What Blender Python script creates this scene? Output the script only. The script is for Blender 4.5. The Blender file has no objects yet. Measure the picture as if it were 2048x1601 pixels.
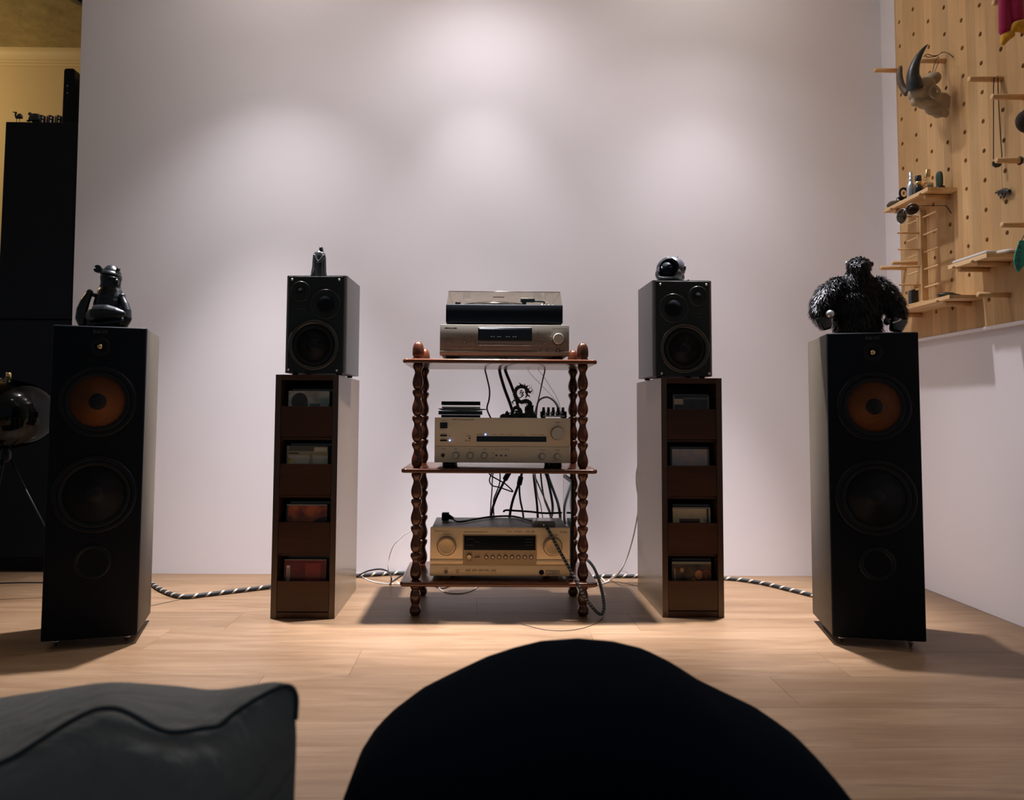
import bpy, bmesh, math, random
from math import sin, cos, pi, radians, sqrt, atan2
from mathutils import Vector, Matrix
random.seed(7)
scene = bpy.context.scene
COL = scene.collection

# ------------------------------------------------------------ camera
F_PX = 1486.0
cam_d = bpy.data.cameras.new('camera')
cam = bpy.data.objects.new('camera', cam_d)
COL.objects.link(cam)
scene.camera = cam
_y, _p, _r = radians(.627), radians(3.31), radians(.35)
FWD = Vector((sin(_y)*cos(_p), cos(_y)*cos(_p), sin(_p)))
_ri = Vector((cos(_y), -sin(_y), 0))
_up = _ri.cross(FWD)
RIGHT = cos(_r)*_ri + sin(_r)*_up
UP = -sin(_r)*_ri + cos(_r)*_up
EYE = Vector((0, 0, .625))
M = Matrix((RIGHT, UP, -FWD)).transposed().to_4x4()
M.translation = EYE
cam.matrix_world = M
cam_d.sensor_width = 36
cam_d.sensor_fit = 'HORIZONTAL'
cam_d.lens = F_PX/2048*36
cam_d.shift_x = (1024-985)/2048
cam_d.shift_y = -(800.5-744.5)/2048
cam_d.clip_start = .02
cam_d.dof.use_dof = True
cam_d.dof.focus_distance = 2.4
cam_d.dof.aperture_fstop = 4.5


def at(px, py, Y):
    """the point at depth Y that the photograph shows at pixel (px, py)"""
    d = FWD + RIGHT*((px-985)/F_PX) - UP*((py-744.5)/F_PX)
    return EYE + d*(Y/d.y)


def at_z(px, py, z):
    d = FWD + RIGHT*((px-985)/F_PX) - UP*((py-744.5)/F_PX)
    return EYE + d*((z-EYE.z)/d.z)


# ------------------------------------------------------------ world, exposure
vs = scene.view_settings
vs.view_transform = 'Standard'
vs.look = 'None'
vs.exposure = 0.0
vs.gamma = 1.0
vs.use_curve_mapping = False
w = bpy.data.worlds.new('dim_room')
scene.world = w
w.use_nodes = True
w.node_tree.nodes['Background'].inputs[0].default_value = (.80, .90, 1.0, 1)
w.node_tree.nodes['Background'].inputs[1].default_value = .11


# ------------------------------------------------------------ lamps of the room: three ceiling downlights near the wall, one lamp in the hall, plus added fill spots
def spot(name, loc, target, watt, size, blend, color, rad=.03):
    l = bpy.data.lights.new(name, 'SPOT')
    l.energy = watt
    l.spot_size = radians(size)
    l.spot_blend = blend
    l.color = color
    l.shadow_soft_size = rad
    o = bpy.data.objects.new(name, l)
    COL.objects.link(o)
    o.location = loc
    o.rotation_euler = (Vector(target)-Vector(loc)).to_track_quat('-Z', 'Y').to_euler()
    return o


LC = (.985, .94, 1.015)
# each downlight = a strong narrow core, a softer ring, a wide spill, plus an added upward fill that brightens the wall off the ceiling
for nm, x, core, ring, spill, wide, up in (('left', -.83, 179, 416, 51, 4.5, 20), ('middle', -.016, 855, 125, 3, 11.8, 11.6), ('right', .86, 700, 125, 28, 13, 19)):
    spot('downlight_core_'+nm, (x, 2.45, 2.41), (x, 2.45, 0), core, 35, 1.0, LC)
    spot('downlight_ring_'+nm, (x, 2.45, 2.41), (x, 2.20, 0), ring, 62, 1.0, LC)
    spot('downlight_spill_'+nm, (x, 2.45, 2.41), (x, 2.45, 0), spill, 92, 1.0, LC)
    spot('downlight_wide_'+nm, (x, 2.45, 2.41), (x, 2.45, 0), wide, 170 if nm == 'middle' else 130, 1.0, LC)
    spot('ceiling_fill_'+nm, (x, 2.45, 2.38), (x, 2.5, 4), up, 165, 1.0, LC)
spot('downlight_wallwash_middle', (-.016, 2.45, 2.41), (-.016, 2.947, 1.7), 4, 120, 1.0, LC)
spot('wall_fill_middle', (-.016, 2.45, 2.41), (-.016, 2.947, 1.0), 21, 52, 1.0, LC)  # extra beam added to brighten the lower wall
spot('wall_fill_right', (.86, 2.45, 2.41), (.86, 2.947, .9), 8, 50, 1.0, LC)  # added fill for the wall behind the right tower
hl = bpy.data.lights.new('hall_lamp', 'POINT')
hl.energy = 26
hl.color = (1, .72, .36)
hl.shadow_soft_size = .12
ho = bpy.data.objects.new('hall_lamp', hl)
COL.objects.link(ho)
ho.location = (-3.3, 3.35, 2.2)


# ------------------------------------------------------------ materials
def new_mat(name):
    m = bpy.data.materials.new(name)
    m.use_nodes = True
    nt = m.node_tree
    b = nt.nodes['Principled BSDF']
    return m, nt, b


def N(nt, t, **k):
    n = nt.nodes.new(t)
    for a, v in k.items():
        setattr(n, a, v)
    return n


def L(nt, a, b):
    nt.links.new(a, b)


def c4(c):
    return (c[0], c[1], c[2], 1)


def pbr(name, col, rough=.5, metal=0, spec=.5, coat=0, bump=0, bscale=200, var=0, vscale=8, trans=0, emit=None, estr=0, alpha=1, sheen=0):
    m, nt, b = new_mat(name)
    b.inputs['Base Color'].default_value = c4(col)
    b.inputs['Roughness'].default_value = rough
    b.inputs['Metallic'].default_value = metal
    b.inputs['Specular IOR Level'].default_value = spec
    b.inputs['Coat Weight'].default_value = coat
    b.inputs['Coat Roughness'].default_value = .08
    b.inputs['Transmission Weight'].default_value = trans
    b.inputs['Alpha'].default_value = alpha
    b.inputs['Sheen Weight'].default_value = sheen
    if emit:
        b.inputs['Emission Color'].default_value = c4(emit)
        b.inputs['Emission Strength'].default_value = estr
    tc = N(nt, 'ShaderNodeTexCoord') if (bump or var) else None
    if var:
        n = N(nt, 'ShaderNodeTexNoise')
        n.inputs['Scale'].default_value = vscale
        n.inputs['Detail'].default_value = 4
        L(nt, tc.outputs['Object'], n.inputs['Vector'])
        mx = N(nt, 'ShaderNodeMix', data_type='RGBA')
        mx.inputs[6].default_value = c4([c*(1-var) for c in col])
        mx.inputs[7].default_value = c4([min(1, c*(1+var)) for c in col])
        L(nt, n.outputs[0], mx.inputs[0])
        L(nt, mx.outputs[2], b.inputs['Base Color'])
    if bump:
        n = N(nt, 'ShaderNodeTexNoise')
        n.inputs['Scale'].default_value = bscale
        n.inputs['Detail'].default_value = 3
        L(nt, tc.outputs['Object'], n.inputs['Vector'])
        bp = N(nt, 'ShaderNodeBump')
        bp.inputs['Strength'].default_value = bump
        bp.inputs['Distance'].default_value = .002
        L(nt, n.outputs[0], bp.inputs['Height'])
        L(nt, bp.outputs[0], b.inputs['Normal'])
    return m


def wood(name, dark, light, axis='X', rough=.45, coat=0, stretch=14, scale=6, stave=0, rnd=0, spec=.5, bump=.06, contrast=.5, sheen=0):
    """grain runs along AXIS; stave: width of glued staves across Y; rnd: tone varies from object to object"""
    m, nt, b = new_mat(name)
    b.inputs['Roughness'].default_value = rough
    b.inputs['Coat Weight'].default_value = coat
    b.inputs['Coat Roughness'].default_value = .1
    b.inputs['Specular IOR Level'].default_value = spec
    b.inputs['Specular Tint'].default_value = (1, .84, .66, 1)
    b.inputs['Sheen Weight'].default_value = sheen
    b.inputs['Sheen Tint'].default_value = (1, .76, .46, 1)
    b.inputs['Sheen Roughness'].default_value = .35
    b.inputs['Coat Tint'].default_value = (1, .84, .66, 1)
    tc = N(nt, 'ShaderNodeTexCoord')
    oi = N(nt, 'ShaderNodeObjectInfo')
    vec = tc.outputs['Object']
    add = N(nt, 'ShaderNodeVectorMath', operation='ADD')
    mulr = N(nt, 'ShaderNodeVectorMath', operation='SCALE')
    mulr.inputs[0].default_value = (13.7, 31.1, 7.3)
    L(nt, oi.outputs['Random'], mulr.inputs['Scale'])
    L(nt, vec, add.inputs[0])
    L(nt, mulr.outputs[0], add.inputs[1])
    vec = add.outputs[0]
    st_fac = None
    if stave:
        sx = N(nt, 'ShaderNodeSeparateXYZ')
        L(nt, tc.outputs['Object'], sx.inputs[0])
        dv = N(nt, 'ShaderNodeMath', operation='DIVIDE')
        dv.inputs[1].default_value = stave
        L(nt, sx.outputs['Y'], dv.inputs[0])
        fl = N(nt, 'ShaderNodeMath', operation='FLOOR')
        L(nt, dv.outputs[0], fl.inputs[0])
        wn = N(nt, 'ShaderNodeTexWhiteNoise', noise_dimensions='1D')
        L(nt, fl.outputs[0], wn.inputs['W'])
        st_fac = wn.outputs['Value']
        ad2 = N(nt, 'ShaderNodeVectorMath', operation='ADD')
        sc2 = N(nt, 'ShaderNodeVectorMath', operation='SCALE')
        sc2.inputs[0].default_value = (3, 5, 9)
        L(nt, st_fac, sc2.inputs['Scale'])
        L(nt, vec, ad2.inputs[0])
        L(nt, sc2.outputs[0], ad2.inputs[1])
        vec = ad2.outputs[0]
    mp = N(nt, 'ShaderNodeMapping')
    s = [stretch]*3
    s['XYZ'.index(axis)] = 1
    mp.inputs['Scale'].default_value = s
    L(nt, vec, mp.inputs['Vector'])
    n1 = N(nt, 'ShaderNodeTexNoise')
    n1.inputs['Scale'].default_value = scale
    n1.inputs['Detail'].default_value = 6
    n1.inputs['Roughness'].default_value = .65
    n1.inputs['Distortion'].default_value = .6
    L(nt, mp.outputs[0], n1.inputs['Vector'])
    mp2 = N(nt, 'ShaderNodeMapping')
    s2 = [3.2]*3
    s2['XYZ'.index(axis)] = .7
    mp2.inputs['Scale'].default_value = s2
    L(nt, vec, mp2.inputs['Vector'])
    n2 = N(nt, 'ShaderNodeTexNoise')
    n2.inputs['Scale'].default_value = 3
    n2.inputs['Detail'].default_value = 2
    L(nt, mp2.outputs[0], n2.inputs['Vector'])
    m1 = N(nt, 'ShaderNodeMath', operation='MULTIPLY_ADD')
    m1.inputs[1].default_value = .55
    L(nt, n2.outputs[0], m1.inputs[0])
    m1b = N(nt, 'ShaderNodeMath', operation='MULTIPLY')
    m1b.inputs[1].default_value = .45
    L(nt, n1.outputs[0], m1b.inputs[0])
    L(nt, m1b.outputs[0], m1.inputs[2])
    fac = m1.outputs[0]
    ramp = N(nt, 'ShaderNodeMapRange')
    ramp.inputs[1].default_value = .5-.28*contrast*.8
    ramp.inputs[2].default_value = .5+.28*contrast*.8
    L(nt, fac, ramp.inputs[0])
    fac = ramp.outputs[0]
    mx = N(nt, 'ShaderNodeMix', data_type='RGBA')
    mx.inputs[6].default_value = c4(dark)
    mx.inputs[7].default_value = c4(light)
    L(nt, fac, mx.inputs[0])
    out = mx.outputs[2]
    for src, amt in ((st_fac, .22 if stave else 0), (oi.outputs['Random'], rnd)):
        if amt:
            mr = N(nt, 'ShaderNodeMapRange')
            mr.inputs[3].default_value = 1-amt
            mr.inputs[4].default_value = 1+amt*.35
            L(nt, src, mr.inputs[0])
            vm = N(nt, 'ShaderNodeVectorMath', operation='SCALE')
            L(nt, out, vm.inputs[0])
            L(nt, mr.outputs[0], vm.inputs['Scale'])
            out = vm.outputs[0]
    L(nt, out, b.inputs['Base Color'])
    bp = N(nt, 'ShaderNodeBump')
    bp.inputs['Strength'].default_value = bump
    bp.inputs['Distance'].default_value = .002
    L(nt, n1.outputs[0], bp.inputs['Height'])
    L(nt, bp.outputs[0], b.inputs['Normal'])
    return m


def glassy(name, tint, gloss=.05, edge=.45):
    """thin clear plastic: tinted see-through with a fresnel gloss"""
    m, nt, b = new_mat(name)
    nt.nodes.remove(b)
    tr = N(nt, 'ShaderNodeBsdfTransparent')
    tr.inputs[0].default_value = c4(tint)
    gl = N(nt, 'ShaderNodeBsdfGlossy')
    gl.inputs['Roughness'].default_value = gloss
    lw = N(nt, 'ShaderNodeLayerWeight')
    lw.inputs['Blend'].default_value = .5
    pw = N(nt, 'ShaderNodeMath', operation='POWER')
    L(nt, lw.outputs['Facing'], pw.inputs[0])
    pw.inputs[1].default_value = 5
    fr = N(nt, 'ShaderNodeMath', operation='MULTIPLY_ADD')
    L(nt, pw.outputs[0], fr.inputs[0])
    fr.inputs[1].default_value = edge
    fr.inputs[2].default_value = .025
    ms = N(nt, 'ShaderNodeMixShader')
    L(nt, fr.outputs[0], ms.inputs[0])
    L(nt, tr.outputs[0], ms.inputs[1])
    L(nt, gl.outputs[0], ms.inputs[2])
    L(nt, ms.outputs[0], nt.nodes['Material Output'].inputs[0])
    return m


def art(name, base, rects=(), blobs=(), alt=None, nscale=20, rough=.25):
    """flat print on a cover: base colour (noise-mixed with alt), rectangles (x0,x1,z0,z1,colour) and discs (x,z,r,colour) in object space"""
    m, nt, b = new_mat(name)
    b.inputs['Roughness'].default_value = rough
    tc = N(nt, 'ShaderNodeTexCoord')
    sx = N(nt, 'ShaderNodeSeparateXYZ')
    L(nt, tc.outputs['UV'], sx.inputs[0])
    rgb = N(nt, 'ShaderNodeRGB')
    rgb.outputs[0].default_value = c4(base)
    out = rgb.outputs[0]
    if alt:
        n = N(nt, 'ShaderNodeTexNoise')
        n.inputs['Scale'].default_value = nscale
        n.inputs['Detail'].default_value = 5
        L(nt, tc.outputs['UV'], n.inputs['Vector'])
        mr = N(nt, 'ShaderNodeMapRange')
        mr.inputs[1].default_value = .38
        mr.inputs[2].default_value = .62
        L(nt, n.outputs[0], mr.inputs[0])
        mx = N(nt, 'ShaderNodeMix', data_type='RGBA')
        L(nt, mr.outputs[0], mx.inputs[0])
        L(nt, out, mx.inputs[6])
        mx.inputs[7].default_value = c4(alt)
        out = mx.outputs[2]

    def step(src, op, v):
        q = N(nt, 'ShaderNodeMath', operation=op)
        L(nt, src, q.inputs[0])
        q.inputs[1].default_value = v
        return q.outputs[0]

    def mul(p, q):
        r = N(nt, 'ShaderNodeMath', operation='MULTIPLY')
        L(nt, p, r.inputs[0])
        L(nt, q, r.inputs[1])
        return r.outputs[0]

    def over(mask, col):
        nonlocal out
        mx = N(nt, 'ShaderNodeMix', data_type='RGBA')
        L(nt, mask, mx.inputs[0])
        L(nt, out, mx.inputs[6])
        mx.inputs[7].default_value = c4(col)
        out = mx.outputs[2]
    X, Z = sx.outputs['X'], sx.outputs['Y']
    for x, z, r, col in blobs:
        d = N(nt, 'ShaderNodeVectorMath', operation='DISTANCE')
        L(nt, tc.outputs['UV'], d.inputs[0])
        d.inputs[1].default_value = (x, z, 0)
        over(step(d.outputs['Value'], 'LESS_THAN', r), col)
    for x0, x1, z0, z1, col in rects:
        mk = mul(mul(step(X, 'GREATER_THAN', x0), step(X, 'LESS_THAN', x1)), mul(step(Z, 'GREATER_THAN', z0), step(Z, 'LESS_THAN', z1)))
        over(mk, col)
    L(nt, out, b.inputs['Base Color'])
    return m


def braid(name, dark, light, turns, width, k2=0):
    """sleeved cable: light spiral bands on the tube (u along, v around)"""
    m, nt, b = new_mat(name)
    b.inputs['Roughness'].default_value = .6
    tc = N(nt, 'ShaderNodeTexCoord')
    sx = N(nt, 'ShaderNodeSeparateXYZ')
    L(nt, tc.outputs['UV'], sx.inputs[0])
    a = N(nt, 'ShaderNodeMath', operation='MULTIPLY_ADD')
    L(nt, sx.outputs['X'], a.inputs[0])
    a.inputs[1].default_value = turns
    L(nt, sx.outputs['Y'], a.inputs[2])
    fr = N(nt, 'ShaderNodeMath', operation='FRACT')
    L(nt, a.outputs[0], fr.inputs[0])
    lt = N(nt, 'ShaderNodeMath', operation='LESS_THAN')
    L(nt, fr.outputs[0], lt.inputs[0])
    lt.inputs[1].default_value = width
    mx = N(nt, 'ShaderNodeMix', data_type='RGBA')
    L(nt, lt.outputs[0], mx.inputs[0])
    mx.inputs[6].default_value = c4(dark)
    mx.inputs[7].default_value = c4(light)
    L(nt, mx.outputs[2], b.inputs['Base Color'])
    n = N(nt, 'ShaderNodeTexNoise')
    n.inputs['Scale'].default_value = 900
    L(nt, tc.outputs['Object'], n.inputs['Vector'])
    bp = N(nt, 'ShaderNodeBump')
    bp.inputs['Strength'].default_value = .5
    bp.inputs['Distance'].default_value = .001
    L(nt, n.outputs[0], bp.inputs['Height'])
    L(nt, bp.outputs[0], b.inputs['Normal'])
    return m


MT = {}
MT['plaster'] = pbr('plaster', (.84, .80, .805), .7, spec=.25, bump=.12, bscale=14, var=.025, vscale=2.2)
MT['plaster_edge'] = MT['plaster']
MT['yellow_paint'] = pbr('yellow_paint', (.55, .44, .265), .8, spec=.2, bump=.1, bscale=60)
MT['ceiling_paper'] = pbr('ceiling_paper', (.36, .285, .135), .7, spec=.3, bump=1.0, bscale=34, var=.4, vscale=14)
MT['white_ceiling'] = pbr('white_ceiling', (.82, .785, .70), .8)
MT['cornice'] = pbr('cornice', (.60, .48, .28), .6)


def floor_boards():
    m, nt, b = new_mat('floor_wood')
    b.inputs['Roughness'].default_value = .45
    b.inputs['Specular IOR Level'].default_value = .35
    tc = N(nt, 'ShaderNodeTexCoord')
    oi = N(nt, 'ShaderNodeObjectInfo')
    sc = N(nt, 'ShaderNodeVectorMath', operation='SCALE')
    sc.inputs[0].default_value = (17.3, 9.1, 4.7)
    L(nt, oi.outputs['Random'], sc.inputs['Scale'])
    ad = N(nt, 'ShaderNodeVectorMath', operation='ADD')
    L(nt, tc.outputs['Object'], ad.inputs[0])
    L(nt, sc.outputs[0], ad.inputs[1])

    def noise(sx, sy, scale, detail, dist=0, rough=.6):
        mp = N(nt, 'ShaderNodeMapping')
        mp.inputs['Scale'].default_value = (sx, sy, 1)
        L(nt, ad.outputs[0], mp.inputs['Vector'])
        n = N(nt, 'ShaderNodeTexNoise')
        n.inputs['Scale'].default_value = scale
        n.inputs['Detail'].default_value = detail
        n.inputs['Roughness'].default_value = rough
        n.inputs['Distortion'].default_value = dist
        L(nt, mp.outputs[0], n.inputs['Vector'])
        return n.outputs[0]

    def rng(src, a0, a1, c0=0, c1=1):
        r = N(nt, 'ShaderNodeMapRange')
        r.inputs[1].default_value, r.inputs[2].default_value = a0, a1
        r.inputs[3].default_value, r.inputs[4].default_value = c0, c1
        L(nt, src, r.inputs[0])
        return r.outputs[0]

    def mix(fac, a, c):
        mx = N(nt, 'ShaderNodeMix', data_type='RGBA')
        L(nt, fac, mx.inputs[0])
        if isinstance(a, tuple):
            mx.inputs[6].default_value = c4(a)
        else:
            L(nt, a, mx.inputs[6])
        mx.inputs[7].default_value = c4(c)
        return mx.outputs[2]
    broad = noise(1, 7, 2.2, 3, .8)
    fine = noise(1, 42, 5.5, 5, .3, .7)
    streak = noise(1, 9, 1.7, 4, 1.6)
    col = mix(rng(broad, .36, .64), (.178, .106, .053), (.252, .162, .090))
    col = mix(rng(fine, .42, .62, 0, .55), col, (.145, .084, .044))
    col = mix(rng(streak, .62, .74, 0, .75), col, (.105, .060, .032))
    mr = rng(oi.outputs['Random'], 0, 1, .93, 1.05)
    vm = N(nt, 'ShaderNodeVectorMath', operation='SCALE')
    L(nt, col, vm.inputs[0])
    L(nt, mr, vm.inputs['Scale'])
    L(nt, vm.outputs[0], b.inputs['Base Color'])
    bp = N(nt, 'ShaderNodeBump')
    bp.inputs['Strength'].default_value = .12
    bp.inputs['Distance'].default_value = .001
    L(nt, fine, bp.inputs['Height'])
    L(nt, bp.outputs[0], b.inputs['Normal'])
    return m


MT['floor_wood'] = floor_boards()
MT['floor_gap'] = pbr('floor_gap', (.11, .07, .042), .8)
MT['pine'] = wood('pine', (.53, .30, .115), (.80, .54, .27), 'Z', .55, 0, 30, 7, stave=.046, spec=.35, contrast=1.0)
MT['pine_x'] = wood('pine_x', (.60, .36, .16), (.80, .54, .29), 'X', .55, 0, 20, 5, spec=.35)
MT['pine_y'] = wood('pine_y', (.62, .38, .17), (.84, .60, .34), 'Y', .55, 0, 20, 5, spec=.35)
MT['mahogany'] = wood('mahogany', (.030, .008, .004), (.078, .021, .009), 'Z', .28, .4, 12, 7, spec=.5, bump=.02)
MT['mahogany_x'] = wood('mahogany_x', (.055, .014, .006), (.12, .034, .014), 'X', .26, .5, 12, 7, spec=.5, bump=.02)
MT['walnut'] = wood('walnut', (.022, .0075, .0042), (.042, .0145, .008), 'Z', .27, .15, 14, 7, spec=.8, bump=.03, sheen=.07)
MT['walnut_x'] = wood('walnut_x', (.026, .0082, .0045), (.05, .017, .009), 'X', .33, 0, 14, 7, spec=.4, bump=.04)
MT['ash'] = wood('black_ash', (.018, .016, .011), (.085, .075, .052), 'Z', .46, 0, 26, 9, spec=.3, bump=.3, contrast=1.2, sheen=.02)
MT['baffle'] = pbr('black_baffle', (.003, .0052, .009), .5, spec=.12)
MT['black'] = pbr('black_satin', (.0032, .0052, .0085), .4, spec=.22)
MT['black_gloss'] = pbr('black_gloss', (.004, .006, .009), .08, spec=.5, coat=.6)
MT['rubber'] = pbr('black_rubber', (.004, .006, .009), .5, spec=.25)
MT['cone'] = pbr('dark_cone', (.006, .009, .013), .55, spec=.25)
MT['kevlar'] = pbr('woven_orange_cone', (.235, .085, .030), .55, spec=.2, bump=.5, bscale=500)
MT['brass'] = pbr('brass', (.75, .52, .24), .25, 1)
MT['graphite'] = pbr('graphite_shell', (.05, .052, .047), .33, spec=.75, bump=.06, bscale=900)
MT['graphite_shaded'] = pbr('graphite_shaded', (.0105, .0152, .016), .42, spec=.3, bump=.06, bscale=900)  # darker copy of the shell graphite, with the front's shade in the colour
MT['graphite_ring'] = pbr('dark_metal_ring', (.07, .068, .062), .26, .8)
MT['steel'] = pbr('steel', (.62, .62, .6), .25, 1)
MT['silver_face'] = pbr('silver_face', (.20, .182, .143), .5, .25, bump=.03, bscale=900)
MT['champagne'] = pbr('champagne_face', (.80, .68, .49), .5, .15, bump=.03, bscale=900)
MT['gold_face'] = pbr('gold_face', (.74, .565, .335), .46, .35, bump=.03, bscale=900)
MT['dark_gold'] = pbr('dark_gold_panel', (.36, .26, .145), .45, .4)
MT['knob_silver'] = pbr('knob_silver', (.58, .53, .43), .38, .4)
MT['knob_gold'] = pbr('knob_gold', (.68, .50, .28), .36, .55)
MT['case_grey'] = pbr('case_grey', (.15, .15, .128), .4, .5)
MT['display'] = pbr('display_window', (.004, .006, .009), .12, spec=.5)
MT['print_dark'] = pbr('dark_print', (.06, .05, .04), .6)
MT['print_light'] = pbr('light_print', (.5, .48, .42), .6)
MT['print_grey'] = pbr('grey_print', (.055, .06, .066), .6)
MT['led'] = pbr('blue_led', (.1, .2, 1), .3, emit=(.12, .28, 1), estr=14)
MT['led_small'] = pbr('white_led', (.8, .9, 1), .3, emit=(.6, .75, .9), estr=.25)
MT['lcd_dash'] = pbr('lcd_dash', (.5, .6, .62), .5, emit=(.55, .7, .75), estr=.15)
MT['acrylic'] = glassy('smoked_acrylic', (.945, .925, .885), .03, .30)
MT['clear'] = glassy('clear_plastic', (.92, .93, .92), .05)
MT['lamp_glass'] = glassy('green_smoked_glass', (.13, .18, .175), .05)
MT['cable_black'] = pbr('cable_black', (.007, .009, .012), .45)
MT['cable_white'] = pbr('cable_white', (.62, .60, .56), .45)
MT['cable_brown'] = pbr('cable_brown', (.10, .07, .045), .5)
MT['sleeve'] = braid('striped_sleeve', (.012, .014, .016), (.52, .44, .32), 23, .2)
MT['sleeve_fine'] = braid('flecked_sleeve', (.006, .012, .017), (.25, .30, .32), 90, .16)
MT['sleeve_teal'] = braid('teal_sleeve', (.012, .03, .036), (.05, .09, .10), 120, .4)
MT['fur'] = pbr('black_fur', (.004, .0065, .0095), .42, spec=.4)
MT['toy'] = pbr('black_vinyl', (.0055, .0085, .011), .33, spec=.35, coat=.12)
MT['dragon'] = pbr('dark_green_metal', (.022, .030, .024), .5, spec=.4)
MT['pewter'] = pbr('pewter', (.05, .055, .06), .22, .7)
MT['grey_vinyl'] = pbr('dark_grey_vinyl', (.028, .032, .038), .34, spec=.4, coat=.12)
MT['bone'] = pbr('bone', (.36, .29, .19), .65, bump=.5, bscale=90, var=.4, vscale=28)
MT['horn'] = pbr('dark_horn', (.022, .028, .026), .38, bump=.6, bscale=70, var=.5, vscale=30)
MT['horn_brown'] = pbr('brown_horn', (.10, .07, .045), .55, bump=.6, bscale=70)
MT['pink'] = pbr('pink_plush', (.33, .012, .07), .95, spec=.1, sheen=.4)
MT['yellow'] = pbr('yellow_plush', (.62, .33, .03), .9, spec=.1, sheen=.3)
MT['silver'] = pbr('brushed_aluminium', (.60, .63, .66), .3, .9)
MT['gold'] = pbr('gold_cap', (.75, .56, .28), .22, 1)
MT['perfume_dark'] = pbr('dark_perfume_glass', (.01, .016, .018), .08, coat=.5)
MT['perfume_amber'] = glassy('amber_glass', (.80, .62, .36), .05)
MT['cream_label'] = pbr('cream_label', (.55, .46, .34), .6)
MT['cactus'] = pbr('cactus_green', (.03, .065, .045), .6, bump=.8, bscale=150)
MT['stone'] = pbr('olive_stone', (.09, .08, .045), .7, bump=.8, bscale=60, var=.5, vscale=40)
MT['white_card'] = pbr('white_card', (.62, .60, .58), .6)
MT['teal_cloth'] = pbr('teal_cloth', (.02, .30, .25), .8)
MT['brown_wool'] = pbr('dark_brown_wool', (.035, .024, .018), .9, bump=.8, bscale=80)
MT['grey_fabric'] = pbr('slate_fabric', (.16, .18, .185), .85, spec=.2, bump=.55, bscale=11, sheen=.15)
for n_ in MT['grey_fabric'].node_tree.nodes:
    if n_.type == 'BUMP':
        n_.inputs['Distance'].default_value = .03   # soft creases
    if n_.type == 'TEX_NOISE':
        n_.inputs['Distortion'].default_value = 1.2
MT['piping'] = pbr('dark_piping', (.012, .03, .042), .7)
MT['black_fabric'] = pbr('black_fabric', (.0016, .0042, .009), .95, spec=.02)
MT['cabinet'] = pbr('black_cabinet', (.0035, .0045, .0075), .5, spec=.25)
MT['cd_case'] = pbr('cd_case_plastic', (.02, .026, .027), .2, spec=.5)
MT['dark_green'] = pbr('dark_green_card', (.012, .03, .026), .5)
MT['paper'] = pbr('paper_edge', (.45, .42, .36), .7)
MT['teal_case'] = pbr('dark_teal_case', (.016, .035, .036), .35)
MT['lens'] = glassy('grey_lens', (.30, .30, .28), .05)
MT['red_card'] = pbr('red_card', (.25, .04, .02), .6)
MT['yellow_card'] = pbr('tan_card', (.35, .25, .09), .6)


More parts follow.
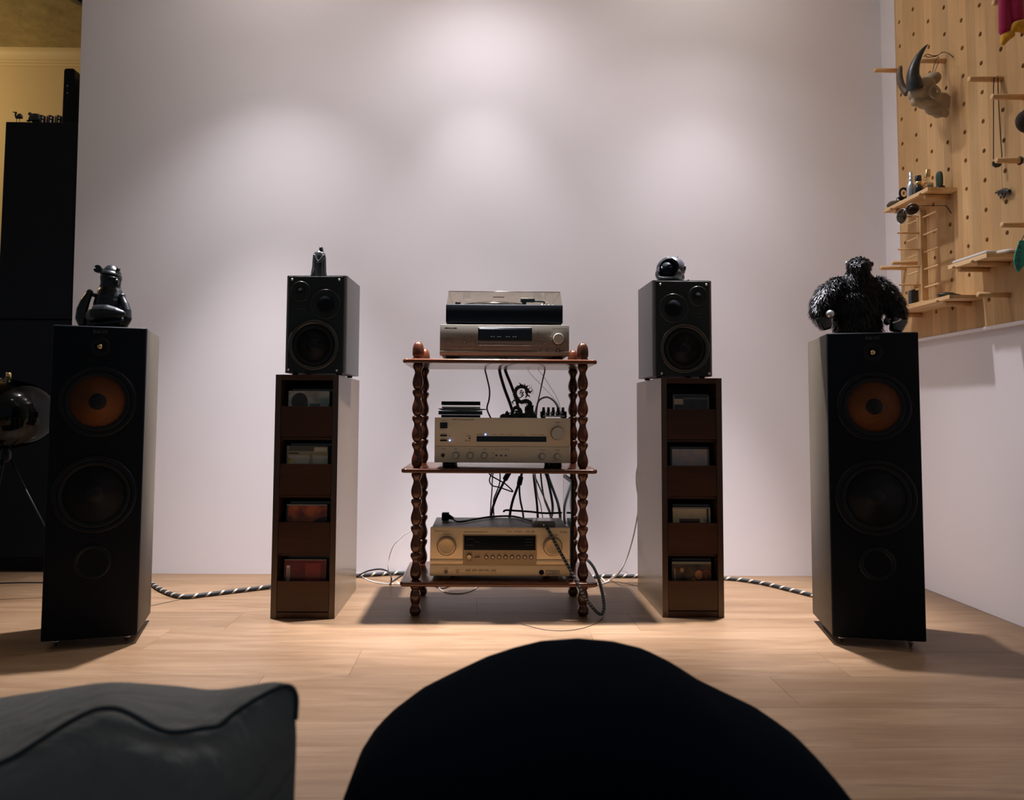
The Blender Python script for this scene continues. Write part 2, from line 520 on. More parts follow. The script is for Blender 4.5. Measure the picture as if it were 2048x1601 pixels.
# ------------------------------------------------------------ mesh builder
class MB:
    def __init__(s):
        s.v, s.f, s.mi, s.sm, s.uv = [], [], [], [], {}

    def add(s, vs_, fs, mi=0, smooth=False, uvs=None):
        o = len(s.v)
        s.v += [tuple(p) for p in vs_]
        for k, f in enumerate(fs):
            if uvs:
                s.uv[len(s.f)] = uvs[k]
            s.f.append([i+o for i in f])
            s.mi.append(mi)
            s.sm.append(smooth)
        return s

    def box(s, x0, x1, y0, y1, z0, z1, mi=0):
        v = [(x, y, z) for x in (x0, x1) for y in (y0, y1) for z in (z0, z1)]
        return s.add(v, [(0, 1, 3, 2), (4, 6, 7, 5), (0, 4, 5, 1), (2, 3, 7, 6), (0, 2, 6, 4), (1, 5, 7, 3)], mi)

    def rbox(s, x0, x1, y0, y1, z0, z1, r=.003, seg=2, mi=0, mat=None):
        bm = bmesh.new()
        bmesh.ops.create_cube(bm, size=1)
        for q in bm.verts:
            q.co = Vector(((x0+x1)/2+q.co.x*(x1-x0), (y0+y1)/2+q.co.y*(y1-y0), (z0+z1)/2+q.co.z*(z1-z0)))
        bmesh.ops.bevel(bm, geom=list(bm.edges), offset=min(r, .49*min(x1-x0, y1-y0, z1-z0)), segments=seg, profile=.5, affect='EDGES')
        return s.bm(bm, mi, seg > 1, mat)

    def bm(s, bm, mi=0, smooth=False, mat=None):
        if mat is not None:
            bmesh.ops.transform(bm, matrix=mat, verts=bm.verts)
        bm.verts.index_update()
        s.add([q.co.copy() for q in bm.verts], [[q.index for q in f.verts] for f in bm.faces], mi, smooth)
        bm.free()
        return s

    def lathe(s, prof, c=(0, 0, 0), axis='z', seg=24, mi=0, smooth=True, sx=1, sy=1):
        """prof: (radius, position along the axis)"""
        vs_, fs = [], []
        n = len(prof)
        for j in range(seg):
            a = 2*pi*j/seg
            for r, d in prof:
                p, q = r*cos(a)*sx, r*sin(a)*sy
                if axis == 'z':
                    vs_.append((c[0]+p, c[1]+q, c[2]+d))
                elif axis == 'y':
                    vs_.append((c[0]+p, c[1]+d, c[2]-q))
                else:
                    vs_.append((c[0]+d, c[1]+p, c[2]+q))
        for j in range(seg):
            k = (j+1) % seg
            for i in range(n-1):
                if prof[i][0] < 1e-7 and prof[i+1][0] < 1e-7:
                    continue
                if prof[i][0] < 1e-7:
                    fs.append((j*n+i, k*n+i+1, j*n+i+1))
                elif prof[i+1][0] < 1e-7:
                    fs.append((j*n+i, k*n+i, j*n+i+1))
                else:
                    fs.append((j*n+i, k*n+i, k*n+i+1, j*n+i+1))
        for e in (0, n-1):
            if prof[e][0] > 1e-7:
                fs.append([j*n+e for j in range(seg)])
        s.add(vs_, fs, mi, smooth)
        return s

    def tube(s, pts, r, seg=8, mi=0, caps=True, smooth=True, sub=6):
        """round tube through pts (Catmull-Rom); r: number or list per point"""
        P = [Vector(p) for p in pts]
        R = r if isinstance(r, (list, tuple)) else [r]*len(P)
        if sub > 1 and len(P) > 2:
            Q, RR = [], []
            for i in range(len(P)-1):
                p0, p1, p2, p3 = P[max(i-1, 0)], P[i], P[i+1], P[min(i+2, len(P)-1)]
                for k in range(sub):
                    t = k/sub
                    Q.append(.5*((2*p1)+(p2-p0)*t+(2*p0-5*p1+4*p2-p3)*t*t+(3*p1-p0-3*p2+p3)*t**3))
                    RR.append(R[i]+(R[i+1]-R[i])*t)
            Q.append(P[-1])
            RR.append(R[-1])
            P, R = Q, RR
        n = len(P)
        vs_, fs, uvs = [], [], []
        prev = None
        ln = 0
        us = []
        for i, p in enumerate(P):
            t = (P[min(i+1, n-1)]-P[max(i-1, 0)])
            t = t.normalized() if t.length > 1e-9 else Vector((0, 0, 1))
            if prev is None:
                a = Vector((0, 0, 1)) if abs(t.z) < .9 else Vector((1, 0, 0))
                u = t.cross(a).normalized()
            else:
                u = (prev-t*prev.dot(t))
                u = u.normalized() if u.length > 1e-9 else t.orthogonal().normalized()
            prev = u
            w_ = t.cross(u)
            if i:
                ln += (p-P[i-1]).length
            us.append(ln)
            for j in range(seg):
                a = 2*pi*j/seg
                vs_.append(p+(u*cos(a)+w_*sin(a))*R[i])
        for i in range(n-1):
            for j in range(seg):
                k = (j+1) % seg
                fs.append((i*seg+j, i*seg+k, (i+1)*seg+k, (i+1)*seg+j))
                uvs.append(((us[i], j/seg), (us[i], (j+1)/seg), (us[i+1], (j+1)/seg), (us[i+1], j/seg)))
        if caps:
            fs.append(list(range(seg))[::-1])
            uvs.append([(0, 0)]*seg)
            fs.append([(n-1)*seg+j for j in range(seg)])
            uvs.append([(0, 0)]*seg)
        return s.add(vs_, fs, mi, smooth, uvs)

    def ell(s, c, r, seg=16, rings=10, mi=0, rot=None):
        bm = bmesh.new()
        bmesh.ops.create_uvsphere(bm, u_segments=seg, v_segments=rings, radius=1)
        rx, ry, rz = r if isinstance(r, (list, tuple)) else (r, r, r)
        m = Matrix.Translation(Vector(c)) @ (rot.to_4x4() if rot else Matrix.Identity(4)) @ Matrix.Diagonal((rx, ry, rz, 1))
        return s.bm(bm, mi, True, m)

    def torus(s, c, R, r, axis='y', seg=32, sub=8, mi=0, sx=1, sz=1):
        vs_, fs = [], []
        for i in range(seg):
            a = 2*pi*i/seg
            for j in range(sub):
                b = 2*pi*j/sub
                q, h = R+r*cos(b), r*sin(b)
                x, z = q*cos(a)*sx, q*sin(a)*sz
                vs_.append({'y': (c[0]+x, c[1]+h, c[2]+z), 'z': (c[0]+x, c[1]+z, c[2]+h), 'x': (c[0]+h, c[1]+x, c[2]+z)}[axis])
        for i in range(seg):
            for j in range(sub):
                i2, j2 = (i+1) % seg, (j+1) % sub
                fs.append((i*sub+j, i2*sub+j, i2*sub+j2, i*sub+j2))
        return s.add(vs_, fs, mi, True)

    def prism(s, outline, d0, d1, axis='y', mi=0, smooth=False):
        """outline of (a, b) swept from d0 to d1 along axis; y: a=x b=z, x: a=y b=z, z: a=x b=y"""
        n = len(outline)

        def pt(a, b, d):
            return {'y': (a, d, b), 'x': (d, a, b), 'z': (a, b, d)}[axis]
        vs_ = [pt(a, b, d0) for a, b in outline]+[pt(a, b, d1) for a, b in outline]
        fs = [list(range(n)), [n+i for i in range(n)][::-1]]
        fs += [(i, n+i, n+(i+1) % n, (i+1) % n) for i in range(n)]
        return s.add(vs_, fs, mi, smooth)

    def build(s, name, mat, parent=None, world=False, auto=None):
        me = bpy.data.meshes.new(name)
        me.from_pydata(s.v, [], s.f)
        mats = mat if isinstance(mat, (list, tuple)) else [mat]
        for m in mats:
            me.materials.append(MT[m] if isinstance(m, str) else m)
        for p, i, sm in zip(me.polygons, s.mi, s.sm):
            p.material_index = i
            p.use_smooth = sm
        if s.uv:
            ul = me.uv_layers.new(name='uv')
            for p in me.polygons:
                q = s.uv.get(p.index)
                if q:
                    for li, c in zip(p.loop_indices, q):
                        ul.data[li].uv = c
        bm = bmesh.new()
        bm.from_mesh(me)
        bmesh.ops.recalc_face_normals(bm, faces=bm.faces)
        bm.to_mesh(me)
        bm.free()
        if world and parent is not None:
            q = parent
            while q.parent:
                q = q.parent
            loc = Matrix.LocRotScale(q.location, q.rotation_euler, None)
            me.transform(loc.inverted())
        if auto:
            me.set_sharp_from_angle(angle=radians(auto))
        o = bpy.data.objects.new(name, me)
        COL.objects.link(o)
        if parent is not None:
            o.parent = parent
        return o


def tag(o, label, cat, group=None):
    o['label'] = label
    o['category'] = cat
    if group:
        o['group'] = group
    return o


def thing(name, label, cat, loc=(0, 0, 0), rz=0, group=None):
    o = bpy.data.objects.new(name, None)
    o.empty_display_size = .02
    COL.objects.link(o)
    o.location = loc
    o.rotation_euler = (0, 0, rz)
    return tag(o, label, cat, group)


def struct(o):
    o['kind'] = 'structure'
    return o


def evaluated(o, name, mat, parent):
    """apply the modifiers of a temporary object and keep the result as a plain mesh"""
    bpy.context.view_layer.update()
    dg = bpy.context.evaluated_depsgraph_get()
    me = bpy.data.meshes.new_from_object(o.evaluated_get(dg))
    bpy.data.objects.remove(o)
    me.name = name
    me.materials.clear()
    for m in (mat if isinstance(mat, (list, tuple)) else [mat]):
        me.materials.append(MT[m] if isinstance(m, str) else m)
    for p in me.polygons:
        p.use_smooth = True
    r = bpy.data.objects.new(name, me)
    COL.objects.link(r)
    if parent is not None:
        r.parent = parent
    return r


def blob(name, mat, parent, add, voxel=.003, smooth=6, sub=None):
    """one continuous skin around the MB shapes in add, minus those in sub"""
    def tmp(mb):
        me = bpy.data.meshes.new('tmp')
        me.from_pydata(mb.v, [], mb.f)
        bm = bmesh.new()
        bm.from_mesh(me)
        bmesh.ops.recalc_face_normals(bm, faces=bm.faces)
        bm.to_mesh(me)
        bm.free()
        o = bpy.data.objects.new('tmp', me)
        COL.objects.link(o)
        return o
    o = tmp(add)
    md = o.modifiers.new('r', 'REMESH')
    md.mode = 'VOXEL'
    md.voxel_size = voxel
    t = None
    if sub:
        t = tmp(sub)
        ms = t.modifiers.new('r', 'REMESH')
        ms.mode = 'VOXEL'
        ms.voxel_size = voxel
        bo = o.modifiers.new('b', 'BOOLEAN')
        bo.operation = 'DIFFERENCE'
        bo.object = t
        bo.solver = 'EXACT'
    if smooth:
        sm = o.modifiers.new('s', 'SMOOTH')
        sm.factor = .5
        sm.iterations = smooth
    r = evaluated(o, name, mat, parent)
    if t:
        bpy.data.objects.remove(t)
    return r


def text_mb(mb, s, x, z, y, size, align='CENTER', mi=0, rot=None, depth=.0002, sx=1):
    """lettering facing -Y (or turned by rot about its own place)"""
    cu = bpy.data.curves.new('t', 'FONT')
    cu.body = s
    cu.size = size
    cu.align_x = align
    cu.align_y = 'CENTER'
    cu.extrude = depth
    cu.resolution_u = 2
    o = bpy.data.objects.new('t', cu)
    COL.objects.link(o)
    bpy.context.view_layer.update()
    dg = bpy.context.evaluated_depsgraph_get()
    me = bpy.data.meshes.new_from_object(o.evaluated_get(dg))
    bpy.data.objects.remove(o)
    m = Matrix.Translation((x, y, z)) @ (rot.to_4x4() if rot else Matrix.Identity(4)) @ Matrix.Rotation(pi/2, 4, 'X') @ Matrix.Diagonal((sx, 1, 1, 1))
    mb.add([m @ q.co for q in me.vertices], [list(p.vertices) for p in me.polygons], mi)
    bpy.data.meshes.remove(me)
    return mb

# ============================================================ the room
WALL_Y, RIGHT_X, CEIL = 2.947, 1.618, 2.62
mb = MB().box(-3.6, 1.9, -.6, 4.25, -.05, -.011)
floor = struct(mb.build('floor', 'floor_gap'))
PW, PL = .19, 1.21
row = 0
y = -.46
while y < 4.1:
    off = [-.35, .28, -.78, -.05, .52, -.55][row % 6]
    x = -3.6+off
    while x < RIGHT_X:
        x0, x1 = max(x, -3.5), min(x+PL, RIGHT_X-.002)
        y1 = min(y+PW, 4.05)
        # no boards under the white wall itself
        yy0, yy1 = y, y1
        if x1-x0 > .02:
            q = MB()
            g, c = .0002, .0004
            a0, a1, b0, b1 = x0+g, x1-g, yy0+g, yy1-g
            v = [(a0, b0, -.011), (a1, b0, -.011), (a1, b1, -.011), (a0, b1, -.011),
                 (a0, b0, -c), (a1, b0, -c), (a1, b1, -c), (a0, b1, -c),
                 (a0+c, b0+c, 0), (a1-c, b0+c, 0), (a1-c, b1-c, 0), (a0+c, b1-c, 0)]
            f = [(0, 1, 5, 4), (1, 2, 6, 5), (2, 3, 7, 6), (3, 0, 4, 7), (4, 5, 9, 8), (5, 6, 10, 9), (6, 7, 11, 10), (7, 4, 8, 11), (8, 9, 10, 11)]
            if not (x0 > -1.6 and yy0 > WALL_Y+.13):
                q.add(v, f)
                q.build('plank', 'floor_wood', floor)
        x += PL
    y += PW
    row += 1

# white wall: its free left end leans a hair, as photographed
bl, tl = -1.628, at(163.5, 2, WALL_Y).x
v = [(bl, WALL_Y, 0), (RIGHT_X, WALL_Y, 0), (RIGHT_X, WALL_Y, CEIL), (tl, WALL_Y, CEIL),
     (bl, WALL_Y+.13, 0), (RIGHT_X, WALL_Y+.13, 0), (RIGHT_X, WALL_Y+.13, CEIL), (tl, WALL_Y+.13, CEIL)]
struct(MB().add(v, [(0, 1, 2, 3), (4, 7, 6, 5), (0, 3, 7, 4), (1, 5, 6, 2), (0, 4, 5, 1), (3, 2, 6, 7)]).build('wall_back', 'plaster'))
struct(MB().box(RIGHT_X, RIGHT_X+.13, -.5, WALL_Y+.13, 0, CEIL).build('wall_right', 'plaster'))
struct(MB().box(-3.6, -1.0, 4.05, 4.18, 0, CEIL).build('wall_left', 'yellow_paint'))
struct(MB().box(-3.6, -1.63, -.5, 4.18, CEIL, CEIL+.08).build('ceiling', 'ceiling_paper'))
struct(MB().box(-1.63, RIGHT_X+.13, -.5, 4.18, CEIL, CEIL+.08).build('ceiling', 'white_ceiling'))
# moulded cornice along the yellow wall
prof = [(4.05, 2.62), (3.985, 2.62), (3.985, 2.607), (3.995, 2.60), (4.005, 2.585), (4.02, 2.57), (4.03, 2.566), (4.03, 2.556), (4.04, 2.553), (4.04, 2.543), (4.05, 2.54)]
struct(MB().prism(prof, -3.58, -1.02, 'x').build('trim_2', 'cornice'))
# thin ledge strip under the pegboard
struct(MB().rbox(1.594, RIGHT_X-.0005, .6, 2.93, .9045, .9155, .002).build('trim_1', 'plaster'))

# ============================================================ pegboard on the right wall
BX, BT = 1.600, .012
CY0, CZ0, PY, PZ = 2.7815, 2.157, .0916, .0964
cols = [CY0-PY*i for i in range(-0, 11)]
rows = [CZ0-PZ*i for i in range(-4, 13)]
pb = thing('pegboard', 'tall pine pegboard with rows of round holes on the right wall', 'pegboard', (BX, 2.3, .916))
q = MB()
HR, SEG = .0076, 16
yedges = [2.813]+[(cols[i]+cols[i+1])/2 for i in range(len(cols)-1)]+[cols[-1]-PY/2]
zedges = [CEIL-.02]+[(rows[i]+rows[i+1])/2 for i in range(len(rows)-1)]+[.9165]
for i, cy in enumerate(cols):
    for j, cz in enumerate(rows):
        ya, yb, za, zb = yedges[i+1], yedges[i], zedges[j+1], zedges[j]
        ring, sq = [], []
        for k in range(SEG):
            a = 2*pi*k/SEG+pi/SEG
            ring.append((cy+HR*cos(a), cz+HR*sin(a)))
            ca, sa = cos(a), sin(a)
            t = min(((yb-cy)/ca if ca > 0 else (ya-cy)/ca) if abs(ca) > 1e-6 else 9, ((zb-cz)/sa if sa > 0 else (za-cz)/sa) if abs(sa) > 1e-6 else 9)
            sq.append((cy+ca*t, cz+sa*t))
        vs_ = [(BX, p[0], p[1]) for p in ring]+[(BX, p[0], p[1]) for p in sq]+[(BX+BT, p[0], p[1]) for p in ring]
        fs = []
        for k in range(SEG):
            m = (k+1) % SEG
            fs += [(k, m, SEG+m, SEG+k), (k, 2*SEG+k, 2*SEG+m, m)]
        # corner triangles between the rays and the cell corners
        o = len(vs_)
        for (yc, zc), ang in (((yb, zb), 0), ((ya, zb), 1), ((ya, za), 2), ((yb, za), 3)):
            a = atan2(zc-cz, yc-cy) % (2*pi)
            k = int((a-pi/SEG)//(2*pi/SEG)) % SEG
            vs_.append((BX, yc, zc))
            fs.append((SEG+k, SEG+(k+1) % SEG, len(vs_)-1))
        q.add(vs_, fs)
ye, yl = yedges[0], yedges[-1]
q.box(BX, BX+BT, ye-.0005, ye, .9165, CEIL-.02)
q.build('board', 'pine', pb, world=True)
# battens that stand the board off the wall
for bz in (1.0, 1.8, 2.5):
    MB().box(BX+BT, RIGHT_X-.001, yl, 2.72, bz-.022, bz+.022).build('batten', 'pine_y', pb, world=True)


def peg(cy, cz, tip, label, group=None, r=.0083):
    q = MB().lathe([(0, 0), (r-.0012, 0), (r, .0012), (r, 1.5994-tip), (.0072, 1.5996-tip), (.0072, 1.614-tip)], (tip, cy, cz), 'x', 16)
    return tag(q.build('wooden_peg', 'pine_x'), label, 'peg', group)


C_ = lambda i: CY0-PY*i
R_ = lambda j: CZ0-PZ*j
peg(C_(0), R_(2), 1.498, 'wooden peg beside the white wall edge, reaching left behind the far horn of the skull')
peg(C_(3), R_(3), 1.512, 'dark-looking wooden peg from which the horned skull hangs by a cord')
peg(C_(6), R_(5), 1.4965, 'wooden peg with the black beaded necklace looped over it')
peg(C_(7), R_(6), 1.5015, 'empty wooden peg just right of the necklace peg and a little lower')
peg(C_(7), R_(8), 1.5086, 'wooden peg in front of the necklace pendant, at the right edge')
peg(C_(7), R_(10), 1.5185, 'short empty wooden peg at the right edge below the black animal charm')
peg(C_(6), R_(12), 1.5024, 'low empty wooden peg to the right of the lower shelf')
peg(C_(5), R_(11), 1.507, 'wooden peg under the left end of the right-hand shelf')
peg(C_(6), R_(11), 1.4995, 'wooden peg under the right end of the right-hand shelf')
peg(C_(0), R_(10), 1.5037, 'empty wooden peg nearest the white wall, just above the furry gorilla')
peg(C_(1), R_(10), 1.4973, 'empty wooden peg behind the dowel rack, level with its middle')
peg(C_(3), R_(8), 1.514, 'wooden peg under the right end of the bottle shelf')
peg(C_(1), R_(8), 1.511, 'wooden peg under the left end of the bottle shelf')
peg(C_(4), R_(12), 1.515, 'wooden peg under the right end of the lowest shelf')
peg(C_(1), R_(12), 1.511, 'wooden peg under the left end of the lowest shelf, beside the gorilla arm')


def shelf(y0, y1, z, label, notches, x0=1.499):
    t = thing('pegboard_shelf', label, 'shelf', (1.55, (y0+y1)/2, z))
    # front rail carries small arched notches where it sits on the pegs
    H = .0125
    pts = [(y1, z), (y1, z+H), (y0, z+H), (y0, z)]
    for c in sorted(notches):
        pts += [(c+.0085*cos(pi-a), z-.0001+.0055*sin(a)) for a in [pi*k/6 for k in range(7)]]
    MB().prism(pts, x0, x0+.012, 'x').build('front_rail', 'pine_y', t, world=True)
    MB().box(x0+.012, 1.599, y0, y1, z+.0005, z+H).build('shelf_panel', 'pine_y', t, world=True)
    return t


shelf(2.463, 2.742, 1.3938, 'upper pegboard shelf holding perfume bottles and a cactus', [C_(1), C_(3)])
shelf(2.168, 2.352, 1.1018, 'right-hand pegboard shelf with white things lying on it', [C_(5), C_(6)], 1.49)
shelf(2.352, 2.742, 1.0074, 'lowest pegboard shelf carrying the dowel rack and the square perfume', [C_(1), C_(4)], 1.492)

# ============================================================ tall floor speakers
def floor_speaker(loc, rz, W, D, label, wood_right):
    t = thing('floor_speaker', label, 'speaker', loc, rz, None)
    h = W/2
    z0, z1 = .022, .861
    MB().rbox(-h, h, .012, D, z0, z1-.001, .003, 2).build('cabinet', 'ash', t)
    MB().rbox(-h-.0005, h+.0005, 0, .014, z0-.001, z1, .004, 2).build('baffle', 'baffle', t)
    # tweeter
    tw = MB().lathe([(.026, .001), (.026, -.002), (.022, -.0035), (.014, -.001), (.013, .001)], (0, 0, .805), 'y', 32)
    tw = tw.build('tweeter', 'black', t)
    MB().ell((0, -.0015, .805), (.0075, .006, .0075), 16, 10).build('dome', 'brass', tw)

    def driver(z, R, cone_r, mat, name, depth=.012):
        d = MB().lathe([(R, .001), (R, -.003), (R-.003, -.0055), (R-.012, -.006), (R-.015, -.003)], (0, 0, z), 'y', 48).build(name, 'black', t)
        MB().lathe([(R-.013, -.0035), (R-.018, -.007), (cone_r+.003, -.006), (cone_r-.0005, -.003)], (0, 0, z), 'y', 48).build('surround', 'rubber', d)
        MB().lathe([(cone_r+.001, -.0036), (cone_r*.75, -.0026), (cone_r*.5, -.0016), (.024, -.0005)], (0, 0, z), 'y', 48).build('cone', mat, d)
        MB().lathe([(.0245, -.0005), (.022, -.004), (.012, -.009), (0, -.0105)], (0, 0, z), 'y', 32).build('dust_cap', 'rubber', d)
        return d
    driver(.6545, .097, .0685, 'kevlar', 'midrange_driver')
    driver(.404, .105, .078, 'cone', 'bass_driver')
    MB().lathe([(.048, .001), (.047, -.003), (.040, -.0045), (.034, 0), (.031, .004)], (0, 0, .2235), 'y', 40).build('bass_port', 'black', t)
    text_mb(MB(), 'B&W', 0, .845, -.0006, .0135, sx=1.25).build('lettering', 'print_grey', t)
    for sx in (-1, 1):
        for sy in (.03, D-.03):
            MB().lathe([(.0022, 0), (.006, .009), (.009, .011), (.009, .016), (.005, .017), (.005, .0225)], (sx*(h-.03), sy, 0), 'z', 12).build('spike_foot', 'steel', t)
    return t


floor_speaker((-1.0505, 2.0345, 0), radians(15.7), .232, .236, 'tall black floor speaker at the left with a seated black toy on top', 1)
floor_speaker((1.0790, 2.0475, 0), radians(-11.8), .236, .245, 'tall black floor speaker at the right with a furry gorilla on top', 0)

# ============================================================ disc towers and bookshelf speakers
def cd(t_loc, W, H, T, cover, label, group, tilt=4, extra=None):
    t = thing('compact_disc', label, 'compact disc', t_loc, 0, group)
    t.rotation_euler = (radians(-tilt), 0, 0)
    MB().rbox(-W/2, W/2, 0, T, 0, H, .0008, 1).build('case', 'cd_case', t)
    q = MB()
    q.add([(-W/2+.002, -.0004, .001), (W/2-.001, -.0004, .001), (W/2-.001, -.0004, H-.0015), (-W/2+.002, -.0004, H-.0015),
           (-W/2+.002, .0004, .001), (W/2-.001, .0004, .001), (W/2-.001, .0004, H-.0015), (-W/2+.002, .0004, H-.0015)],
          [(0, 1, 2, 3), (4, 7, 6, 5), (0, 4, 5, 1), (1, 5, 6, 2), (2, 6, 7, 3), (3, 7, 4, 0)],
          uvs=[[(0, 0), (1, 0), (1, 1), (0, 1)]]+[[(.5, .99)]*4]*5)
    cv = q.build('cover', cover, t)
    if extra:
        extra(t, W, H)
    return t


def disc_tower(xl, xr, yf, yb, H, label):
    t = thing('disc_tower', label, 'storage tower', ((xl+xr)/2, yf, 0))
    b = dict(parent=t, world=True)
    P = .0175
    MB().box(xl, xl+P, yf, yb, 0, H).build('side_panel', 'walnut', **b)
    MB().box(xr-P, xr, yf, yb, 0, H).build('side_panel', 'walnut', **b)
    MB().box(xl+P, xr-P, yf, yb, H-.017, H).build('top_panel', 'walnut_x', **b)
    MB().box(xl+P, xr-P, yb-.012, yb, .018, H-.017).build('back_panel', 'walnut', **b)
    MB().box(xl+P, xr-P, yf+.003, yb-.012, 0, .018).build('bottom_panel', 'walnut_x', **b)
    U, OP = .1785, .081
    for k in range(4):
        top = H-.017-k*U
        zb = top-U+.002 if k < 3 else .0195
        MB().rbox(xl+P+.0008, xr-P-.0008, yf+.001, yf+.013, zb+.0015, top-OP, .0008, 1).build('pocket_front', 'walnut_x', **b)
        if k < 3:
            MB().box(xl+P, xr-P, yf+.014, yb-.012, zb-.009, zb-.001).build('divider', 'walnut_x', **b)
        else:
            pass
    # two small screw holes on the inner side
    return t


TL = (-.648, -.4525, 2.313, 2.694, .7465)
TR = (.5585, .7505, 2.340, 2.715, .7455)
disc_tower(*TL, 'dark walnut disc tower with four pockets left of the rack')
disc_tower(*TR, 'dark walnut disc tower with four pockets right of the rack')

grey_face = art('cover_grey_portrait', (.46, .47, .42), [(.52, 1, 0, .72, (.07, .12, .12)), (.56, .72, .1, .62, (.16, .22, .21)), (.78, .98, .1, .85, (.24, .30, .29))],
                [(.27, .76, .20, (.035, .025, .02)), (.30, .55, .13, (.06, .04, .032)), (.44, .70, .05, (.07, .05, .04))], (.30, .28, .23), 5)
beige = art('cover_beige', (.46, .42, .31), [(0, 1, .89, 1, (.09, .08, .055)), (0, 1, .80, .89, (.30, .26, .16)), (.05, .30, .83, .86, (.06, .05, .03)), (.66, .98, .88, .97, (.5, .46, .34)), (.0, .04, 0, 1, (.2, .18, .13))],
            [(.08, .69, .06, (.60, .45, .05)), (.17, .50, .06, (.09, .10, .08))], (.52, .49, .40), 9)
fire = art('cover_fire', (.42, .10, .03), [(0, .03, 0, 1, (.03, .02, .02)), (0, 1, .97, 1, (.2, .2, .18))],
           [(.95, .32, .42, (.03, .014, .01)), (.62, .22, .30, (.045, .016, .012)), (.22, .42, .16, (.36, .17, .075))], (.16, .03, .016), 4)
wine = art('cover_wine_back', (.13, .016, .015), [(.05, .13, .56, .88, (.55, .50, .42)), (.06, .12, .60, .83, (.25, .2, .17)), (.50, .86, .58, .92, (.22, .03, .025)), (0, 1, .985, 1, (.3, .2, .18))]
           + [(.30+.075*i, .335+.075*i, .34, .46, (.26, .10, .085)) for i in range(8)],
           [(.62, .83, .055, (.52, .38, .27)), (.68, .75, .06, (.56, .43, .32)), (.77, .71, .05, (.50, .34, .24))], (.10, .01, .012), 3)
dusk = art('cover_dusk', (.018, .024, .026), [(.02, .28, .80, .93, (.50, .36, .22)), (0, .03, 0, 1, (.16, .17, .17)), (.95, 1, 0, 1, (.10, .11, .11)), (.30, 1, .92, .96, (.10, .11, .10))], [(.62, .42, .22, (.07, .065, .06))], (.03, .035, .035), 5)
clouds = art('cover_clouds', (.27, .30, .33), [(0, .04, .3, 1, (.03, .035, .04)), (.95, 1, 0, 1, (.10, .12, .13))], [], (.40, .31, .29), 6)
cream = art('cover_cream', (.50, .40, .24), [(.17, .72, 0, .74, (.10, .045, .03)), (.21, .68, 0, .69, (.022, .014, .012)), (.90, .96, .2, .97, (.04, .05, .045)), (0, 1, .965, 1, (.22, .2, .16))],
            [(.45, .34, .13, (.09, .05, .035))], (.55, .46, .30), 5)
sepia = art('cover_sepia', (.10, .055, .028), [(0, 1, .95, 1, (.20, .19, .15)), (.05, .08, .55, .85, (.3, .25, .18))], [(.68, .72, .10, (.40, .17, .06)), (.25, .82, .05, (.42, .2, .08)), (.55, .60, .06, (.32, .14, .05))], (.03, .022, .014), 5)
plain_dark = art('cover_plain_dark', (.028, .035, .034), [(0, 1, .96, 1, (.12, .13, .12))], [], (.02, .025, .024), 6)


def andre(t, W, H):
    rot = Matrix.Rotation(-pi/2, 3, 'Y')
    text_mb(MB(), 'ANDR', .012, H-.052, -.0008, .017, rot=Matrix.Rotation(pi/2, 3, 'Y')).build('lettering', 'print_dark', t)
    text_mb(MB(), '4', -.054, H-.0445, -.0008, .011).build('number', 'print_dark', t)


def kill(t, W, H):
    text_mb(MB(), 'KILL', -.05, H-.052, -.0008, .012, rot=Matrix.Rotation(pi/2, 3, 'Y')).build('lettering', 'print_dark', t)


def evil(t, W, H):
    text_mb(MB(), 'EVIL', .044, H-.05, -.0008, .011, rot=Matrix.Rotation(pi/2, 3, 'Y')).build('lettering', 'print_dark', t)


def emblem(t, W, H):
    q = MB().torus((.046, -.0008, H-.040), .0125, .0018, 'y', 28, 6)
    q.torus((.046, -.0008, H-.040), .005, .0014, 'y', 20, 6)
    q.box(.0445, .0475, -.0012, -.0004, H-.058, H-.045)
    q.build('ring_emblem', 'red_card', t)


def slot(tower, k, dx, W, H, cover, label, back_label, extra=None, gap=.022):
    xl, xr, yf, yb, TH = tower
    xc = (xl+xr)/2+dx
    U = .1785
    top = TH-.017-k*U
    zb = (top-U+.002 if k < 3 else .0195)+.0008
    cd((xc, yf+.022, zb+.0002), W, H, .0105, cover, label, None, 3, extra)
    cd((xc+.006, yf+.022+gap, zb+.0002), W, H+.006, .0105, plain_dark, back_label, None, 3)


slot(TL, 0, -.0005, .131, .1445, grey_face, 'disc with a pale portrait cover in the top pocket of the left tower', 'dark disc case behind the portrait cover in the left tower')
slot(TL, 1, -.002, .131, .151, beige, 'beige disc with a yellow sticker in the second pocket of the left tower', 'dark disc case behind the beige disc in the left tower', andre)
slot(TL, 2, .0, .128, .148, fire, 'orange-red disc cover in the third pocket of the left tower', 'dark disc case behind the orange-red cover in the left tower', kill)
slot(TL, 3, -.001, .132, .1545, wine, 'dark red disc showing its back with a barcode in the lowest left pocket', 'dark disc case behind the dark red disc in the left tower')
slot(TR, 0, .006, .118, .138, dusk, 'dark disc with a small tan label in the top pocket of the right tower', 'dark disc case behind the tan-labelled disc in the right tower')
slot(TR, 1, .0005, .126, .1475, clouds, 'grey-blue cloudy disc cover in the second pocket of the right tower', 'dark disc case behind the cloudy cover in the right tower')
slot(TR, 2, .004, .122, .1425, cream, 'cream disc with a dark window picture in the third pocket of the right tower', 'dark disc case behind the cream disc in the right tower', evil)
slot(TR, 3, .003, .126, .147, sepia, 'brown disc with a ring emblem in the lowest pocket of the right tower', 'dark disc case behind the ring emblem disc in the right tower', emblem)


